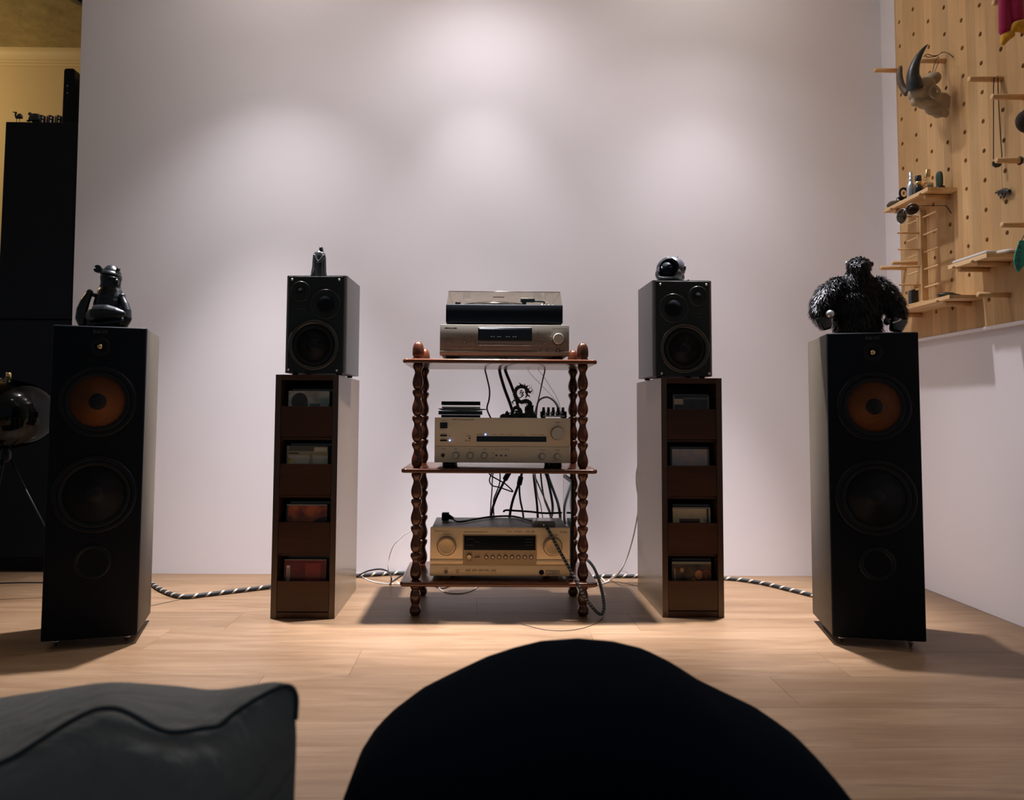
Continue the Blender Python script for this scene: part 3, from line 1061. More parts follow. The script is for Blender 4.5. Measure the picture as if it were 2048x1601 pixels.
def bookshelf_speaker(cx, yf, zb, rz, s, label):
    """s=1: tweeter at the upper left, s=-1: mirrored"""
    t = thing('bookshelf_speaker', label, 'speaker', (cx, yf, zb), rz)
    W, H, D = .193, .313, .205
    h = W/2
    z0 = .006
    bm = bmesh.new()
    bmesh.ops.create_cube(bm, size=1)
    for q in bm.verts:
        q.co = Vector((q.co.x*W, D/2+q.co.y*D, z0+H/2-.003+q.co.z*(H-.006)))
    ed = [e for e in bm.edges if abs(e.verts[0].co.z-e.verts[1].co.z) > .1]
    bmesh.ops.bevel(bm, geom=ed, offset=.011, segments=5, profile=.5, affect='EDGES')
    MB().bm(bm, 0, True).build('cabinet', 'graphite', t, auto=35)
    MB().rbox(-h+.0095, h-.0095, -.0004, .004, z0, z0+H-.0085, .0006, 1).build('baffle', 'graphite_shaded', t)  # separate plate so the shaded front is coloured darker than the cabinet
    u = lambda a: s*(-h+a)
    zt = z0+H-.006
    # tweeter
    tw = MB().lathe([(.0325, .001), (.0325, -.0015), (.031, -.003), (.027, -.0025), (.019, .0015), (.0165, .003)], (u(.0465), 0, zt-.0505), 'y', 40).build('tweeter', 'graphite_shaded', t, auto=40)
    MB().lathe([(.0165, .001), (.014, -.003), (.008, -.0058), (0, -.0068)], (u(.0465), 0, zt-.0505), 'y', 28).build('dome', 'black', tw)
    MB().torus((u(.0465), -.0022, zt-.0505), .0312, .0012, 'y', 40, 8).build('trim_ring', 'graphite_ring', tw)
    mr = MB().lathe([(.0475, .001), (.0475, -.0015), (.0455, -.0032), (.040, -.0028), (.027, 0)], (u(.1265), 0, zt-.0905), 'y', 40).build('midrange', 'graphite_shaded', t, auto=40)
    MB().lathe([(.027, 0), (.0262, -.0045), (.0235, -.0058), (.012, -.0066), (0, -.0070)], (u(.1265), 0, zt-.0905), 'y', 32).build('dome', 'baffle', mr)
    MB().torus((u(.1265), -.0025, zt-.0905), .0458, .0013, 'y', 44, 8).build('trim_ring', 'graphite_ring', mr)
    wf = MB().lathe([(.0805, .001), (.0805, -.002), (.078, -.0052), (.0725, -.0062), (.067, -.003), (.0655, -.0005)], (u(.0905), 0, zt-.2195), 'y', 56).build('woofer', 'graphite_ring', t, auto=50)
    MB().lathe([(.0663, -.0008), (.062, -.0045), (.056, -.0045), (.0515, -.001)], (u(.0905), 0, zt-.2195), 'y', 48).build('surround', 'rubber', wf)
    MB().lathe([(.0525, -.0012), (.036, -.0008), (.021, -.0004)], (u(.0905), 0, zt-.2195), 'y', 48).build('cone', 'cone', wf)
    MB().lathe([(.0215, -.0004), (.018, -.004), (.009, -.008), (0, -.009)], (u(.0905), 0, zt-.2195), 'y', 32).build('dust_cap', 'black', wf)
    q = MB()
    text_mb(q, 'YAMAHA', u(.0465), zt-.106, -.0004, .0062, sx=1.35)
    text_mb(q, 'NS', u(.0395), zt-.1185, -.0004, .0062)
    text_mb(q, '-10T', u(.0515), zt-.1188, -.0004, .004)
    q.build('lettering', 'print_grey', t)
    for a, b_ in ((.019, .0125), (.168, .0135), (.0135, .298), (.165, .299)):
        MB().lathe([(.0042, .001), (.0042, -.001), (.003, -.0028), (0, -.0032)], (u(a), 0, zt-b_), 'y', 14).build('screw', 'steel', t)
    for ax in (-.07, .07):
        for ay in (.03, D-.025):
            MB().lathe([(.009, 0), (.009, .0062)], (ax, ay, 0), 'z', 14).build('rubber_foot', 'rubber', t)
    return t


bookshelf_speaker(-.5295, 2.323, .7467, radians(-2.2), 1, 'graphite bookshelf speaker on the left disc tower, dark draped statuette on it')
bookshelf_speaker(.6315, 2.350, .7457, radians(1.6), -1, 'graphite bookshelf speaker on the right disc tower, helmet figure on it')

# ============================================================ the rack
RX0, RX1, RY0, RY1 = -.257, .355, 2.318, 2.652
SH = [(.0955, .1095), (.4435, .457), (.7865, .80)]
rack = thing('rack', 'three-shelf mahogany rack with turned posts, carrying the hi-fi', 'rack', ((RX0+RX1)/2, (RY0+RY1)/2, 0))
for z0, z1 in SH:
    bm = bmesh.new()
    bmesh.ops.create_cube(bm, size=1)
    for q in bm.verts:
        q.co = Vector(((RX0+RX1)/2+q.co.x*(RX1-RX0), (RY0+RY1)/2+q.co.y*(RY1-RY0), (z0+z1)/2+q.co.z*(z1-z0)))
    ed = [e for e in bm.edges if abs(e.verts[0].co.z-e.verts[1].co.z) > .005]
    bmesh.ops.bevel(bm, geom=ed, offset=.018, segments=5, profile=.5, affect='EDGES')
    ed = [e for e in bm.edges if abs(e.verts[0].co.z-e.verts[1].co.z) < 1e-6 and len([f for f in e.link_faces if abs(f.normal.z) > .9]) == 1]
    bmesh.ops.bevel(bm, geom=ed, offset=.005, segments=3, profile=.5, affect='EDGES')
    MB().bm(bm, 0, True).build('shelf', 'mahogany_x', rack, world=True, auto=40)
PX, PYS = (-.211, .313), (2.360, 2.618)


def vase_profile(z0, z1, n):
    """n turned bulbs between z0 and z1"""
    u = (z1-z0)/n
    unit = [(.0095, 0), (.0145, .015), (.0165, .05), (.0170, .10), (.0165, .15), (.0145, .20), (.0118, .26), (.0102, .32), (.0105, .38), (.0122, .46), (.0148, .55), (.0168, .65), (.0174, .73), (.0168, .81), (.0150, .89), (.0120, .96), (.0100, .985)]
    p = []
    for k in range(n):
        # the lantern-shaped head of each bulb is at its top
        p += [(r, z1-(k+t)*u) for r, t in unit]
    p.append((.0100, z0))
    return p


for px in PX:
    for py in PYS:
        for a, b_ in ((SH[0][1], SH[1][0]), (SH[1][1], SH[2][0])):
            MB().lathe(vase_profile(a-.0005, b_+.0005, 4), (px, py, 0), 'z', 22).build('post', 'mahogany', rack, world=True)
        MB().lathe([(0, 0), (.011, 0), (.0155, .004), (.0178, .012), (.0175, .020), (.014, .028), (.0112, .031), (.0125, .036), (.0158, .046), (.0170, .056), (.0160, .066), (.0128, .076), (.0118, .080), (.015, .083), (.0165, .089), (.015, .0955)], (px, py, 0), 'z', 22).build('foot', 'mahogany', rack, world=True)
        MB().lathe([(.013, .7995), (.0185, .801), (.0185, .804), (.0155, .807), (.0150, .809), (.0182, .813), (.0188, .822), (.0182, .834), (.0158, .845), (.0110, .853), (.0055, .857), (0, .858)], (px, py, 0), 'z', 22).build('finial', 'mahogany', rack, world=True)

# ============================================================ hi-fi on the rack
class Face:
    """front-panel layout: measured panel units (u right, v down) to metres on the panel"""

    def __init__(s, x0, z1, y, k, u0, v0):
        s.x0, s.z1, s.y, s.k, s.u0, s.v0 = x0, z1, y, k, u0, v0

    def x(s, u):
        return s.x0+(u-s.u0)*s.k

    def z(s, v):
        return s.z1-(v-s.v0)*s.k

    def box(s, mb, u0, u1, v0, v1, out, r=.0008, inn=.001, mi=0, seg=1):
        return mb.rbox(s.x(u0), s.x(u1), s.y-out, s.y+inn, s.z(v1), s.z(v0), r, seg, mi)

    def knob(s, mb, u, v, ru, out, taper=.93):
        r = ru*s.k
        return mb.lathe([(r, .0005), (r, -out*.75), (r*taper, -out), (r*taper*.9, -out*.97), (0, -out*.97)], (s.x(u), s.y, s.z(v)), 'y', 32)

    def dot(s, mb, u, v, ru, out=.0006):
        return mb.lathe([(ru*s.k, .0004), (ru*s.k, -out), (0, -out)], (s.x(u), s.y, s.z(v)), 'y', 12)

    def ring(s, mb, u, v, ru, w):
        return mb.torus((s.x(u), s.y-.0004, s.z(v)), ru*s.k, w, 'y', 40, 6)

    def text(s, mb, t, u, v, hu, align='LEFT', sx=1):
        return text_mb(mb, t, s.x(u), s.z(v), s.y-.0003, hu*s.k*1.35, align, sx=sx)


def feet(t, xs, ys, z0, z1, r, mat):
    for x in xs:
        for y in ys:
            MB().lathe([(r*.85, z0), (r, z0+.001), (r, z1)], (x, y, 0), 'z', 20).build('foot', mat, t, world=True)


# ---- gold receiver on the bottom shelf
X0, X1, Y0, Y1, Z0, Z1 = -.1665, .2725, 2.360, 2.600, .1205, .2715
rc = thing('receiver', 'gold audio video receiver with perforated top on the bottom rack shelf', 'receiver', ((X0+X1)/2, Y0, SH[0][1]))
B = dict(parent=rc, world=True)
MB().rbox(X0+.004, X1-.004, Y0+.012, Y1, Z0+.002, Z1-.0015, .002).build('case', 'case_grey', **B)
fp = MB()
# face: upper plate, convex band, lower plate
fp.rbox(X0, X1, Y0, Y0+.016, Z0+.052, Z1, .003)
fp.prism([(Y0+.016, Z0+.0345), (Y0+.002, Z0+.0345), (Y0-.0008, Z0+.038), (Y0-.0028, Z0+.043), (Y0-.0028, Z0+.049), (Y0-.0005, Z0+.0525), (Y0+.016, Z0+.0525)], X0, X1, 'x', 0)
fp.rbox(X0, X1, Y0-.0005, Y0+.016, Z0, Z0+.0340, .0025)
fp.build('front_panel', 'gold_face', auto=40, **B)
Fc = Face(X0, Z1, Y0, .0002468, 10, 288)
q = MB()
Fc.box(q, 425, 1365, 380, 750, .0036, .002, mi=0)
q.build('control_frame', 'dark_gold', **B)
Fd = Face(X0, Z1, Y0-.0036, .0002468, 10, 288)
q = MB()
Fd.box(q, 440, 1350, 390, 570, .0006, .0005)
q.build('display', 'display', **B)
q = MB()
for r_, (a, b_) in enumerate(((430, 0), (465, 1), (505, 2))):
    Fd2 = Face(X0, Z1, Y0-.0042, .0002468, 10, 288)
    Fd2.box(q, 470+(100 if b_ == 1 else 0), 560+(80 if b_ == 1 else 0), a, a+4, .0002, .0001)
    Fd2.box(q, 1215, 1315, a, a+4, .0002, .0001)
q.build('display_print', 'print_grey', **B)
q = MB()
Fd.knob(q, 508, 655, 30, .009)
q.build('knob', 'knob_gold', **B)
q = MB()
Fd.ring(q, 508, 655, 37, .0007)
for i in range(8):
    Fd.ring(q, 725+81.4*i, 658, 22, .0013)
Fd.box(q, 575, 645, 648, 664, .0008)
q.build('button_bezel', 'print_dark', **B)
for i in range(8):
    q = MB()
    Fd.knob(q, 725+81.4*i, 658, 17, .0032, .7)
    q.build('button', 'knob_gold', **B)
for u, nm in ((218, 0), (1568, 1)):
    q = MB()
    Fc.knob(q, u, 520, 108, .017, .95)
    q.build('volume_knob' if nm else 'selector_knob', 'knob_gold', **B)
    q = MB()
    Fc.ring(q, u, 520, 121, .0009)
    q.build('knob_bezel', 'print_dark', **B)
Fl = Face(X0, Z1, Y0-.0005, .0002468, 10, 288)
for a in (462, 545, 626, 707, 788):
    q = MB()
    Fl.box(q, a, a+62, 833, 858, .0022, .001)
    q.build('button', 'knob_gold', **B)
q = MB()
for a in (462, 545, 626, 707, 788):
    Fl.box(q, a-3, a+65, 829, 834, .0012, .0004)
Fl.ring(q, 215, 845, 21, .0010)
Fl.dot(q, 215, 845, 11, .0008)
Fl.ring(q, 360, 845, 15, .0006)
q.build('socket', 'print_dark', **B)
q = MB()
Fl.dot(q, 1427, 848, 32, .0012)
q.build('optical_socket', 'black', **B)
q = MB()
Fl.box(q, 1482, 1658, 820, 876, .0012, .006, seg=3)
q.build('socket_plate', 'dark_gold', **B)
Fp = Face(X0, Z1, Y0-.0017, .0002468, 10, 288)
for u in (1510, 1568, 1628):
    q = MB()
    Fp.ring(q, u, 848, 15, .0012)
    Fp.dot(q, u, 848, 7, .003)
    q.build('phono_socket', 'steel', **B)
q = MB()
Fc.text(q, 'AUDIO/VIDEO RECEIVER R-756', 435, 345, 16, sx=1.02)
Fc.text(q, 'Dolby', 985, 337, 17)
Fc.text(q, 'Pro Logic II', 1082, 337, 15)
Fc.text(q, 'DIGITAL', 1217, 337, 13)
Fc.text(q, 'dts', 1302, 337, 18, sx=1.2)
Fc.text(q, 'R-756', 1668, 343, 26)
for t_, u, v in (('INPUT SELECTOR', 170, 373), ('MASTER VOLUME', 1520, 379)):
    Fc.text(q, t_, u, v, 11)
for t_, u in (('PHONES', 195), ('SETUP MIC', 338)):
    Fl.text(q, t_, u, 803 if u < 300 else 820, 10)
for t_, u in zip(('SPEAKERS', 'DIMMER', 'SURROUND', 'TONE', 'MEMORY'), (462, 545, 626, 707, 788)):
    Fl.text(q, t_, u, 817, 11)
for t_, u in (('OPTICAL', 1405), ('VIDEO', 1490), ('L AUDIO R', 1560)):
    Fl.text(q, t_, u, 891, 10)
for t_, u, v in (('MULTI JOG', 475, 606), ('PUSH ENTER', 475, 706), ('STANDBY', 588, 634)):
    Fd.text(q, t_, u, v, 10)
for i, t_ in enumerate(('BAND', 'TUNE', 'PRESET', 'STEREO', 'MODE', 'DSP', 'MUTE', 'DIRECT')):
    Fd.text(q, t_, 725+81.4*i, 622, 9, 'CENTER')
q.build('lettering', 'print_dark', **B)
q = MB()
Fc.text(q, 'Sherwood', 65, 335, 32, sx=.98)
q.build('maker_lettering', 'brass', **B)
# perforated lid: rows of slots
q = MB()
sx0, sx1, sy0, sy1 = X0+.030, X1-.085, Y0+.022, Y1-.012
nx, ny = 62, 9
px_, py_ = (sx1-sx0)/nx, (sy1-sy0)/ny
for i in range(nx):
    for j in range(ny):
        x, y = sx0+(i+.5)*px_, sy0+(j+.5)*py_
        q.add([(x-px_*.27, y-py_*.36, Z1-.0012), (x+px_*.27, y-py_*.36, Z1-.0012), (x+px_*.27, y+py_*.36, Z1-.0012), (x-px_*.27, y+py_*.36, Z1-.0012)], [(0, 1, 2, 3)])
o = q.build('vent_slots', 'black', **B)
o['kind'] = 'stuff'
feet(rc, (X0+.05, X1-.05), (Y0+.03, Y1-.04), SH[0][1], Z0+.001, .017, 'dark_gold')

# ---- pale pre-main amplifier on the middle shelf
X0, X1, Y0, Y1, Z0, Z1 = -.1570, .2755, 2.372, 2.630, .4735, .6160
am = thing('amplifier', 'champagne coloured amplifier with two blue lights on the middle rack shelf', 'amplifier', ((X0+X1)/2, Y0, SH[1][1]))
B = dict(parent=am, world=True)
MB().rbox(X0+.004, X1-.004, Y0+.010, Y1, Z0+.001, Z1-.001, .0015).build('case', 'case_grey', **B)
Fa = Face(X0, Z1, Y0, .0002352, 72, 510)
q = MB().rbox(X0, X1, Y0, Y0+.012, Fa.z(896), Z1, .0015)
q.rbox(X0, X1, Y0, Y0+.012, Z0, Fa.z(899), .0015)
q.build('front_panel', 'champagne', **B)
q = MB()
Fa.box(q, 640, 1585, 758, 833, .0008)
q.build('display', 'display', **B)
q = MB()
Fa.box(q, 145, 245, 577, 657, .0022)
q.build('power_button', 'display', **B)
for v in (743, 808):
    q = MB()
    Fa.box(q, 147, 240, v, v+22, .0014)
    q.build('speaker_switch', 'black', **B)
q = MB()
Fa.dot(q, 760, 736, 8, .0014)
q.build('selector_light', 'led', **B)
q = MB()
Fa.dot(q, 277, 819, 8, .0014)
q.build('speaker_light', 'led', **B)
q = MB()
for u in (655, 865, 968, 1072, 1230, 1385, 1488):
    Fa.dot(q, u, 737, 6)
for u, v in ((278, 757), (545, 757), (545, 824), (872, 985), (872, 1053)):
    Fa.dot(q, u, v, 6)
for i in range(15):
    a = radians(225-270*i/14)
    Fa.dot(q, 1735+112*cos(a), 713-112*sin(a), 3.5)
q.build('marks', 'print_dark', **B)
for u, v, r in ((363, 1018, 38), (555, 1018, 38), (746, 1018, 38), (1527, 1024, 38), (1735, 1026, 38)):
    q = MB()
    Fa.knob(q, u, v, r, .014)
    k = q.build('tone_knob', 'knob_silver', **B)
    q = MB()
    Fa.ring(q, u, v, r+3, .0007)
    q.build('knob_bezel', 'print_dark', **B)
q = MB()
Fa.knob(q, 1735, 713, 86, .02, .95)
q.build('volume_knob', 'knob_silver', **B)
q = MB()
Fa.ring(q, 1735, 713, 89, .0009)
q.build('knob_bezel', 'print_dark', **B)
q = MB()
Fa.ring(q, 187, 1018, 22, .0012)
Fa.dot(q, 187, 1018, 20, .0008)
q.build('headphone_socket', 'print_dark', **B)
for u, v in ((908, 1018), (972, 1018), (1036, 1018), (545, 790)):
    q = MB()
    Fa.dot(q, u, v, 12, .001)
    q.tube([(Fa.x(u), Y0, Fa.z(v)), (Fa.x(u), Y0-.008, Fa.z(v-10))], .0011, 8, sub=1)
    q.build('toggle_switch', 'print_dark', **B)
q = MB()
Fa.text(q, 'USHER', 298, 538, 17, sx=1.15)
Fa.text(q, 'PRE-MAIN AMPLIFIER  AU-8500', 394, 538, 11.5, sx=1.0)
for t_, u, v in (('POWER', 172, 551), ('ON  OFF', 150, 672), ('SPEAKERS A', 158, 731), ('SPEAKERS B', 158, 794), ('PHONES', 168, 931), ('MAIN', 500, 755), ('DIRECT', 485, 821),
                 ('BASS', 345, 933), ('MID', 540, 933), ('TREBLE', 728, 933), ('MUTE', 893, 936), ('MODE', 955, 936), ('LOUDNESS', 1010, 936), ('BALANCE', 1500, 942), ('RECORD', 1708, 942), ('VOLUME', 1706, 565), ('ON', 843, 985), ('OFF', 835, 1053), ('MIN', 1678, 1090), ('MAX', 1768, 1090),
                 ('PHONO', 672, 737), ('CD', 885, 737), ('AUX', 988, 737), ('DVD', 1092, 737), ('TUNER', 1250, 737), ('TAPE 1', 1405, 737), ('TAPE 2', 1508, 737)):
    Fa.text(q, t_, u, v, 11)
q.build('lettering', 'print_dark', **B)
feet(am, (X0+.045, X1-.045), (Y0+.035, Y1-.045), SH[1][1], Z0+.002, .021, 'black')

# ---- silver player on the top shelf
X0, X1, Y0, Y1, Z0, Z1 = -.1435, .2718, 2.376, 2.640, .8145, .9150
pl = thing('disc_player', 'silver disc player with a dark display, directly on the top rack shelf', 'player', ((X0+X1)/2, Y0, .80))
B = dict(parent=pl, world=True)
MB().rbox(X0+.003, X1-.003, Y0+.010, Y1, Z0+.002, Z1-.001, .0015).build('case', 'case_grey', **B)
Fq = Face(X0, Z1, Y0, .0002212, 68, 575)
q = MB().rbox(X0, X1, Y0, Y0+.012, Z0+.016, Z1, .0015)
q.prism([(Y0+.012, Z0), (Y0+.004, Z0), (Y0-.0025, Z0+.004), (Y0-.0035, Z0+.0075), (Y0-.0035, Z0+.0135), (Y0+.002, Z0+.0165), (Y0+.012, Z0+.0165)], X0, X1, 'x')
q.build('front_panel', 'silver_face', auto=40, **B)
q = MB()
Fq.box(q, 622, 1405, 612, 806, .0016, .001)
q.build('display_frame', 'black', **B)
Fq2 = Face(X0, Z1, Y0-.0016, .0002212, 68, 575)
q = MB()
Fq2.box(q, 640, 1392, 632, 798, .0005)
q.build('display', 'display', **B)
q = MB()
Fq3 = Face(X0, Z1, Y0-.0021, .0002212, 68, 575)
for u in (803, 838, 898, 930, 1025, 1060, 1122, 1156):
    Fq3.box(q, u, u+22, 748, 753, .0003, .0001)
q.build('display_segments', 'lcd_dash', **B)
q = MB()
Fq.box(q, 630, 1396, 815, 870, .0016, .001)
Fq.box(q, 630, 1390, 872, 884, .0042, .001)
q.build('disc_tray', 'silver_face', **B)
q = MB()
Fq.knob(q, 1787, 778, 78, .014, .95)
q.build('jog_knob', 'knob_silver', **B)
q = MB()
Fq.ring(q, 1787, 778, 84, .0014)
Fq.box(q, 68, 620, 788, 792, .0003)
Fq.box(q, 1408, 1690, 806, 809, .0003)
Fq.box(q, 1880, 1948, 812, 815, .0003)
Fq.box(q, 138, 142, 895, 965, .0004)
Fq.box(q, 573, 577, 895, 965, .0004)
Fq.box(q, 138, 577, 893, 897, .0004)
Fq.box(q, 577, 1870, 903, 906, .0004)
Fq.ring(q, 423, 838, 19, .0007)
Fq.ring(q, 1597, 850, 18, .0007)
Fq.ring(q, 1783, 945, 25, .0016)
for u, v in ((423, 778), (530, 778), (1490, 790), (1597, 788)):
    Fq.dot(q, u, v, 5)
for v in (700, 715):
    Fq.ring(q, 1492, v, 6, .0003)
q.build('panel_lines', 'print_dark', **B)
for a, b_, c, d in ((142, 240, 816, 860), (476, 580, 820, 860), (1440, 1542, 826, 870), (1442, 1520, 928, 958), (1530, 1622, 928, 958), (1632, 1708, 928, 958)):
    q = MB()
    Fq.box(q, a-5, b_+5, c-5, d+5, .0006, mi=0)
    bz = q.build('button_bezel', 'print_dark', **B)
    q = MB()
    Fq.box(q, a, b_, c, d, .0016)
    q.build('button', 'silver_face', **B)
q = MB()
Fq.dot(q, 423, 838, 10, .0015)
Fq.dot(q, 1597, 850, 10, .0015)
Fq.dot(q, 1783, 945, 10, .0015)
q.build('small_button', 'knob_silver', **B)
q = MB()
Fq.box(q, 138, 312, 615, 641, .0005, seg=2)
q.build('maker_plate', 'print_dark', **B)
q = MB()
text_mb(q, 'Pioneer', Fq.x(225), Fq.z(628), Y0-.0009, .0060, sx=1.25)
q.build('maker_lettering', 'print_light', **B)
q = MB()
Fq.text(q, 'DVD PLAYER DV-S757', 1700, 629, 16)
for t_, u, v in (('STANDBY/ON', 138, 776), ('DNR', 405, 752), ('LEGATO', 495, 752), ('DVD', 1475, 686), ('OPEN', 1478, 764), ('STOP', 1565, 764), ('PLAY', 335, 910), ('MENU', 163, 948), ('DTS', 1365, 950), ('DOLBY', 1280, 948), ('POWER', 1820, 944), ('DISC', 965, 845)):
    Fq.text(q, t_, u, v, 12)
Fq.text(q, 'dts', 615, 941, 22, sx=1.3)
q.build('lettering', 'print_dark', **B)
feet(pl, (X0+.035, X1-.035), (Y0+.03, Y1-.04), .80, Z0+.002, .018, 'black')

# ---- turntable on the player
X0, X1, Y0, Y1 = -.1262, .2535, 2.395, 2.690
tt = thing('turntable', 'black record player under a smoked clear lid, on top of the silver player', 'turntable', ((X0+X1)/2, Y0, .915))
B = dict(parent=tt, world=True)
MB().rbox(X0, X1, Y0, Y1, .9225, .984, .004, 3).build('plinth', 'baffle', **B)
feet(tt, (X0+.03, X1-.03), (Y0+.03, Y1-.07), .915, .924, .014, 'steel')
pxc, pyc = .035, 2.545
MB().lathe([(0, .9845), (.128, .9845), (.130, .986), (.130, .992), (.127, .9935), (0, .9935)], (pxc, pyc, 0), 'z', 56).build('platter', 'graphite_ring', **B)
MB().lathe([(0, .9936), (.126, .9936), (.126, .9958), (.05, .9966), (.004, .9968), (0, .9968)], (pxc, pyc, 0), 'z', 56).build('record', 'black_gloss', **B)
MB().lathe([(.0025, .9968), (.0025, 1.004), (0, 1.0045)], (pxc, pyc, 0), 'z', 12).build('spindle', 'steel', **B)
q = MB()
q.lathe([(.018, .984), (.018, .992), (.012, .994), (.012, 1.006), (0, 1.007)], (.205, 2.575, 0), 'z', 24)
q.build('tonearm_base', 'graphite_ring', **B)
q = MB()
q.tube([(.205, 2.625, 1.009), (.205, 2.575, 1.009), (.200, 2.49, 1.007), (.182, 2.455, 1.004), (.160, 2.44, 1.002)], .0030, 8)
q.lathe([(.011, 0), (.011, .022), (0, .022)], (.205, 2.612, 1.009), 'y', 20)
q.rbox(.118, .165, 2.428, 2.446, .9985, 1.0105, .0015)
q.rbox(.123, .137, 2.43, 2.444, .9925, .999, .001)
q.build('tonearm', 'dark_green', **B)
q = MB()
q.lathe([(.009, .984), (.009, .992), (.007, .9935), (0, .9935)], (-.088, 2.415, 0), 'z', 20)
q.build('speed_knob', 'black', **B)
q = MB()
for x in (.195, .208, .222):
    q.lathe([(.004, .984), (.004, .9865), (0, .987)], (x, 2.412, 0), 'z', 12)
q.lathe([(.0012, .984), (.0012, .996), (0, .9965)], (.205, 2.42, 0), 'z', 8)
q.build('control_buttons', 'steel', **B)
for x in (-.065, .19):
    MB().rbox(x-.014, x+.014, Y1-.030, Y1-.012, .984, 1.010, .002).build('hinge', 'graphite', **B)
# lid: five thin walls, slightly tapered
lid = MB()
t_ = .0026
b0, b1, c0, c1 = X0+.0025, X1-.0025, Y0+.0015, Y1-.004
i0, i1, j0, j1 = b0+.0055, b1-.0055, c0+.006, c1-.004
zl, zh = .9848, 1.0265


def slab(a, b_, c, d):
    """four corners and an inward thickness"""
    n = (Vector(b_)-Vector(a)).cross(Vector(d)-Vector(a)).normalized()*t_
    P = [Vector(p) for p in (a, b_, c, d)]
    lid.add(P+[p+n for p in P], [(0, 1, 2, 3), (4, 7, 6, 5), (0, 4, 5, 1), (1, 5, 6, 2), (2, 6, 7, 3), (3, 7, 4, 0)])


slab((b0, c0, zl), (i0, j0, zh), (i1, j0, zh), (b1, c0, zl))
slab((b1, c0, zl), (i1, j0, zh), (i1, j1, zh), (b1, c1, zl))
slab((b1, c1, zl), (i1, j1, zh), (i0, j1, zh), (b0, c1, zl))
slab((b0, c1, zl), (i0, j1, zh), (i0, j0, zh), (b0, c0, zl))
slab((i0, j0, zh), (i0, j1, zh), (i1, j1, zh), (i1, j0, zh))
lid.build('dust_cover', 'acrylic', **B)
MB().box(.0265, .063, c0+.0012, c0+.0026, 1.0068, 1.0092).build('lid_badge', pbr('rust_badge', (.22, .07, .04), .4), **B)
MB().tube([(i0, j0, zh), (i1, j0, zh)], .0011, 8, sub=1).build('lid_edge', 'graphite_ring', **B)

# ---- disc stack on the amplifier
AZ = .6160
zz = AZ
for k, (x0, x1, h, m, lb, d) in enumerate((
        (-.139, -.012, .0085, 'black', 'black disc case, lowest of the stack on the amplifier', 0),
        (-.148, -.0055, .0125, 'teal_case', 'wide dark green disc case, second from the bottom on the amplifier', .004),
        (-.1475, .003, .0075, 'teal_case', 'floppy dark booklet jutting out of the middle of the disc stack', -.006),
        (-.137, -.0125, .0105, 'paper', 'pale disc case second from the top of the amplifier stack', .002),
        (-.1385, -.0125, .0115, 'black', 'black disc case, topmost of the stack on the amplifier', 0))):
    t = thing('disc_case', lb, 'compact disc', ((x0+x1)/2, 2.47, zz), 0, 'disc cases stacked on the amplifier')
    if k == 2:
        q = MB()
        pr = [(x0-.002, zz+.0062), (x0+.012, zz+.001), (x0+.06, zz+.0002), (x1-.03, zz+.0004), (x1-.008, zz+.003), (x1+.006, zz+.0045), (x1+.008, zz+.0062), (x1-.006, zz+.0066), (x1-.04, zz+.0072), (x0+.04, zz+.0073), (x0+.008, zz+.0074)]
        q.prism(pr, 2.40, 2.53, 'y')
        q.build('booklet', m, t, world=True)
        q = MB().box(x0+.02, x1-.03, 2.3990, 2.401, zz+.0035, zz+.0042)
        q.build('page_edge', 'paper', t, world=True)
    else:
        MB().rbox(x0, x1, 2.403+d, 2.526+d, zz+.0003, zz+h*.48, .0012, 1).build('tray', m, t, world=True)
        MB().rbox(x0, x1, 2.403+d, 2.526+d, zz+h*.52, zz+h, .0012, 1).build('lid', 'clear' if m == 'paper' else m, t, world=True)
        q = MB().box(x0+.002, x1-.004, 2.406+d, 2.522+d, zz+h*.48, zz+h*.52)
        q.build('inlay', 'paper' if k in (3,) else 'cd_case', t, world=True)
    zz += h+.0004

# ---- dragon statue
dx = lambda u: -.157+(u-72)*.0002352
dz = lambda v: AZ+(500-v)*.0002352
dr = thing('dragon_statue', 'small dark green dragon statue rearing over rocks on the amplifier', 'statue', (dx(1230), 2.45, AZ))
B = dict(parent=dr, world=True)
q = MB()
q.prism([(dx(955), AZ), (dx(1480), AZ), (dx(1470), AZ+.003), (dx(965), AZ+.003)], 2.435, 2.468, 'y')
# rocks and waves
for u, v, w, y_, h in ((1385, 265, 62, 2.452, 1), (1340, 380, 60, 2.447, 1), (1440, 420, 40, 2.456, 1), (1060, 400, 50, 2.45, 1), (1010, 440, 40, 2.445, 1), (1130, 430, 45, 2.455, 1), (1190, 400, 40, 2.449, 1), (1290, 430, 50, 2.455, 1)):
    r = w*.0002352
    H = dz(v)-AZ
    q.lathe([(r*1.25, 0), (r*.95, H*.3), (r*.8, H*.45), (r*.45, H*.75), (r*.22, H*.93), (0, H)], (dx(u), y_, AZ), 'z', 7, smooth=False, sy=.6)
q.build('rocks', 'dragon', **B)
q = MB()
bp = [(1455, 470), (1370, 440), (1330, 380), (1385, 310), (1330, 262), (1250, 278), (1195, 225), (1172, 160), (1185, 105), (1230, 70), (1285, 68), (1330, 95), (1352, 122)]
br = [8, 18, 26, 30, 28, 26, 28, 27, 25, 24, 23, 20, 17]
q.tube([(dx(u), 2.446+.006*sin(i*1.1), dz(v)) for i, (u, v) in enumerate(bp)], [r*.0002352 for r in br], 10)
q.tube([(dx(1115), 2.45, dz(470)), (dx(1140), 2.449, dz(395)), (dx(1185), 2.447, dz(355)), (dx(1240), 2.446, dz(385)), (dx(1255), 2.446, dz(440)), (dx(1215), 2.447, dz(480))], [.0022, .005, .0062, .0058, .005, .003], 10)
q.build('body', 'dragon', **B)
q = MB()
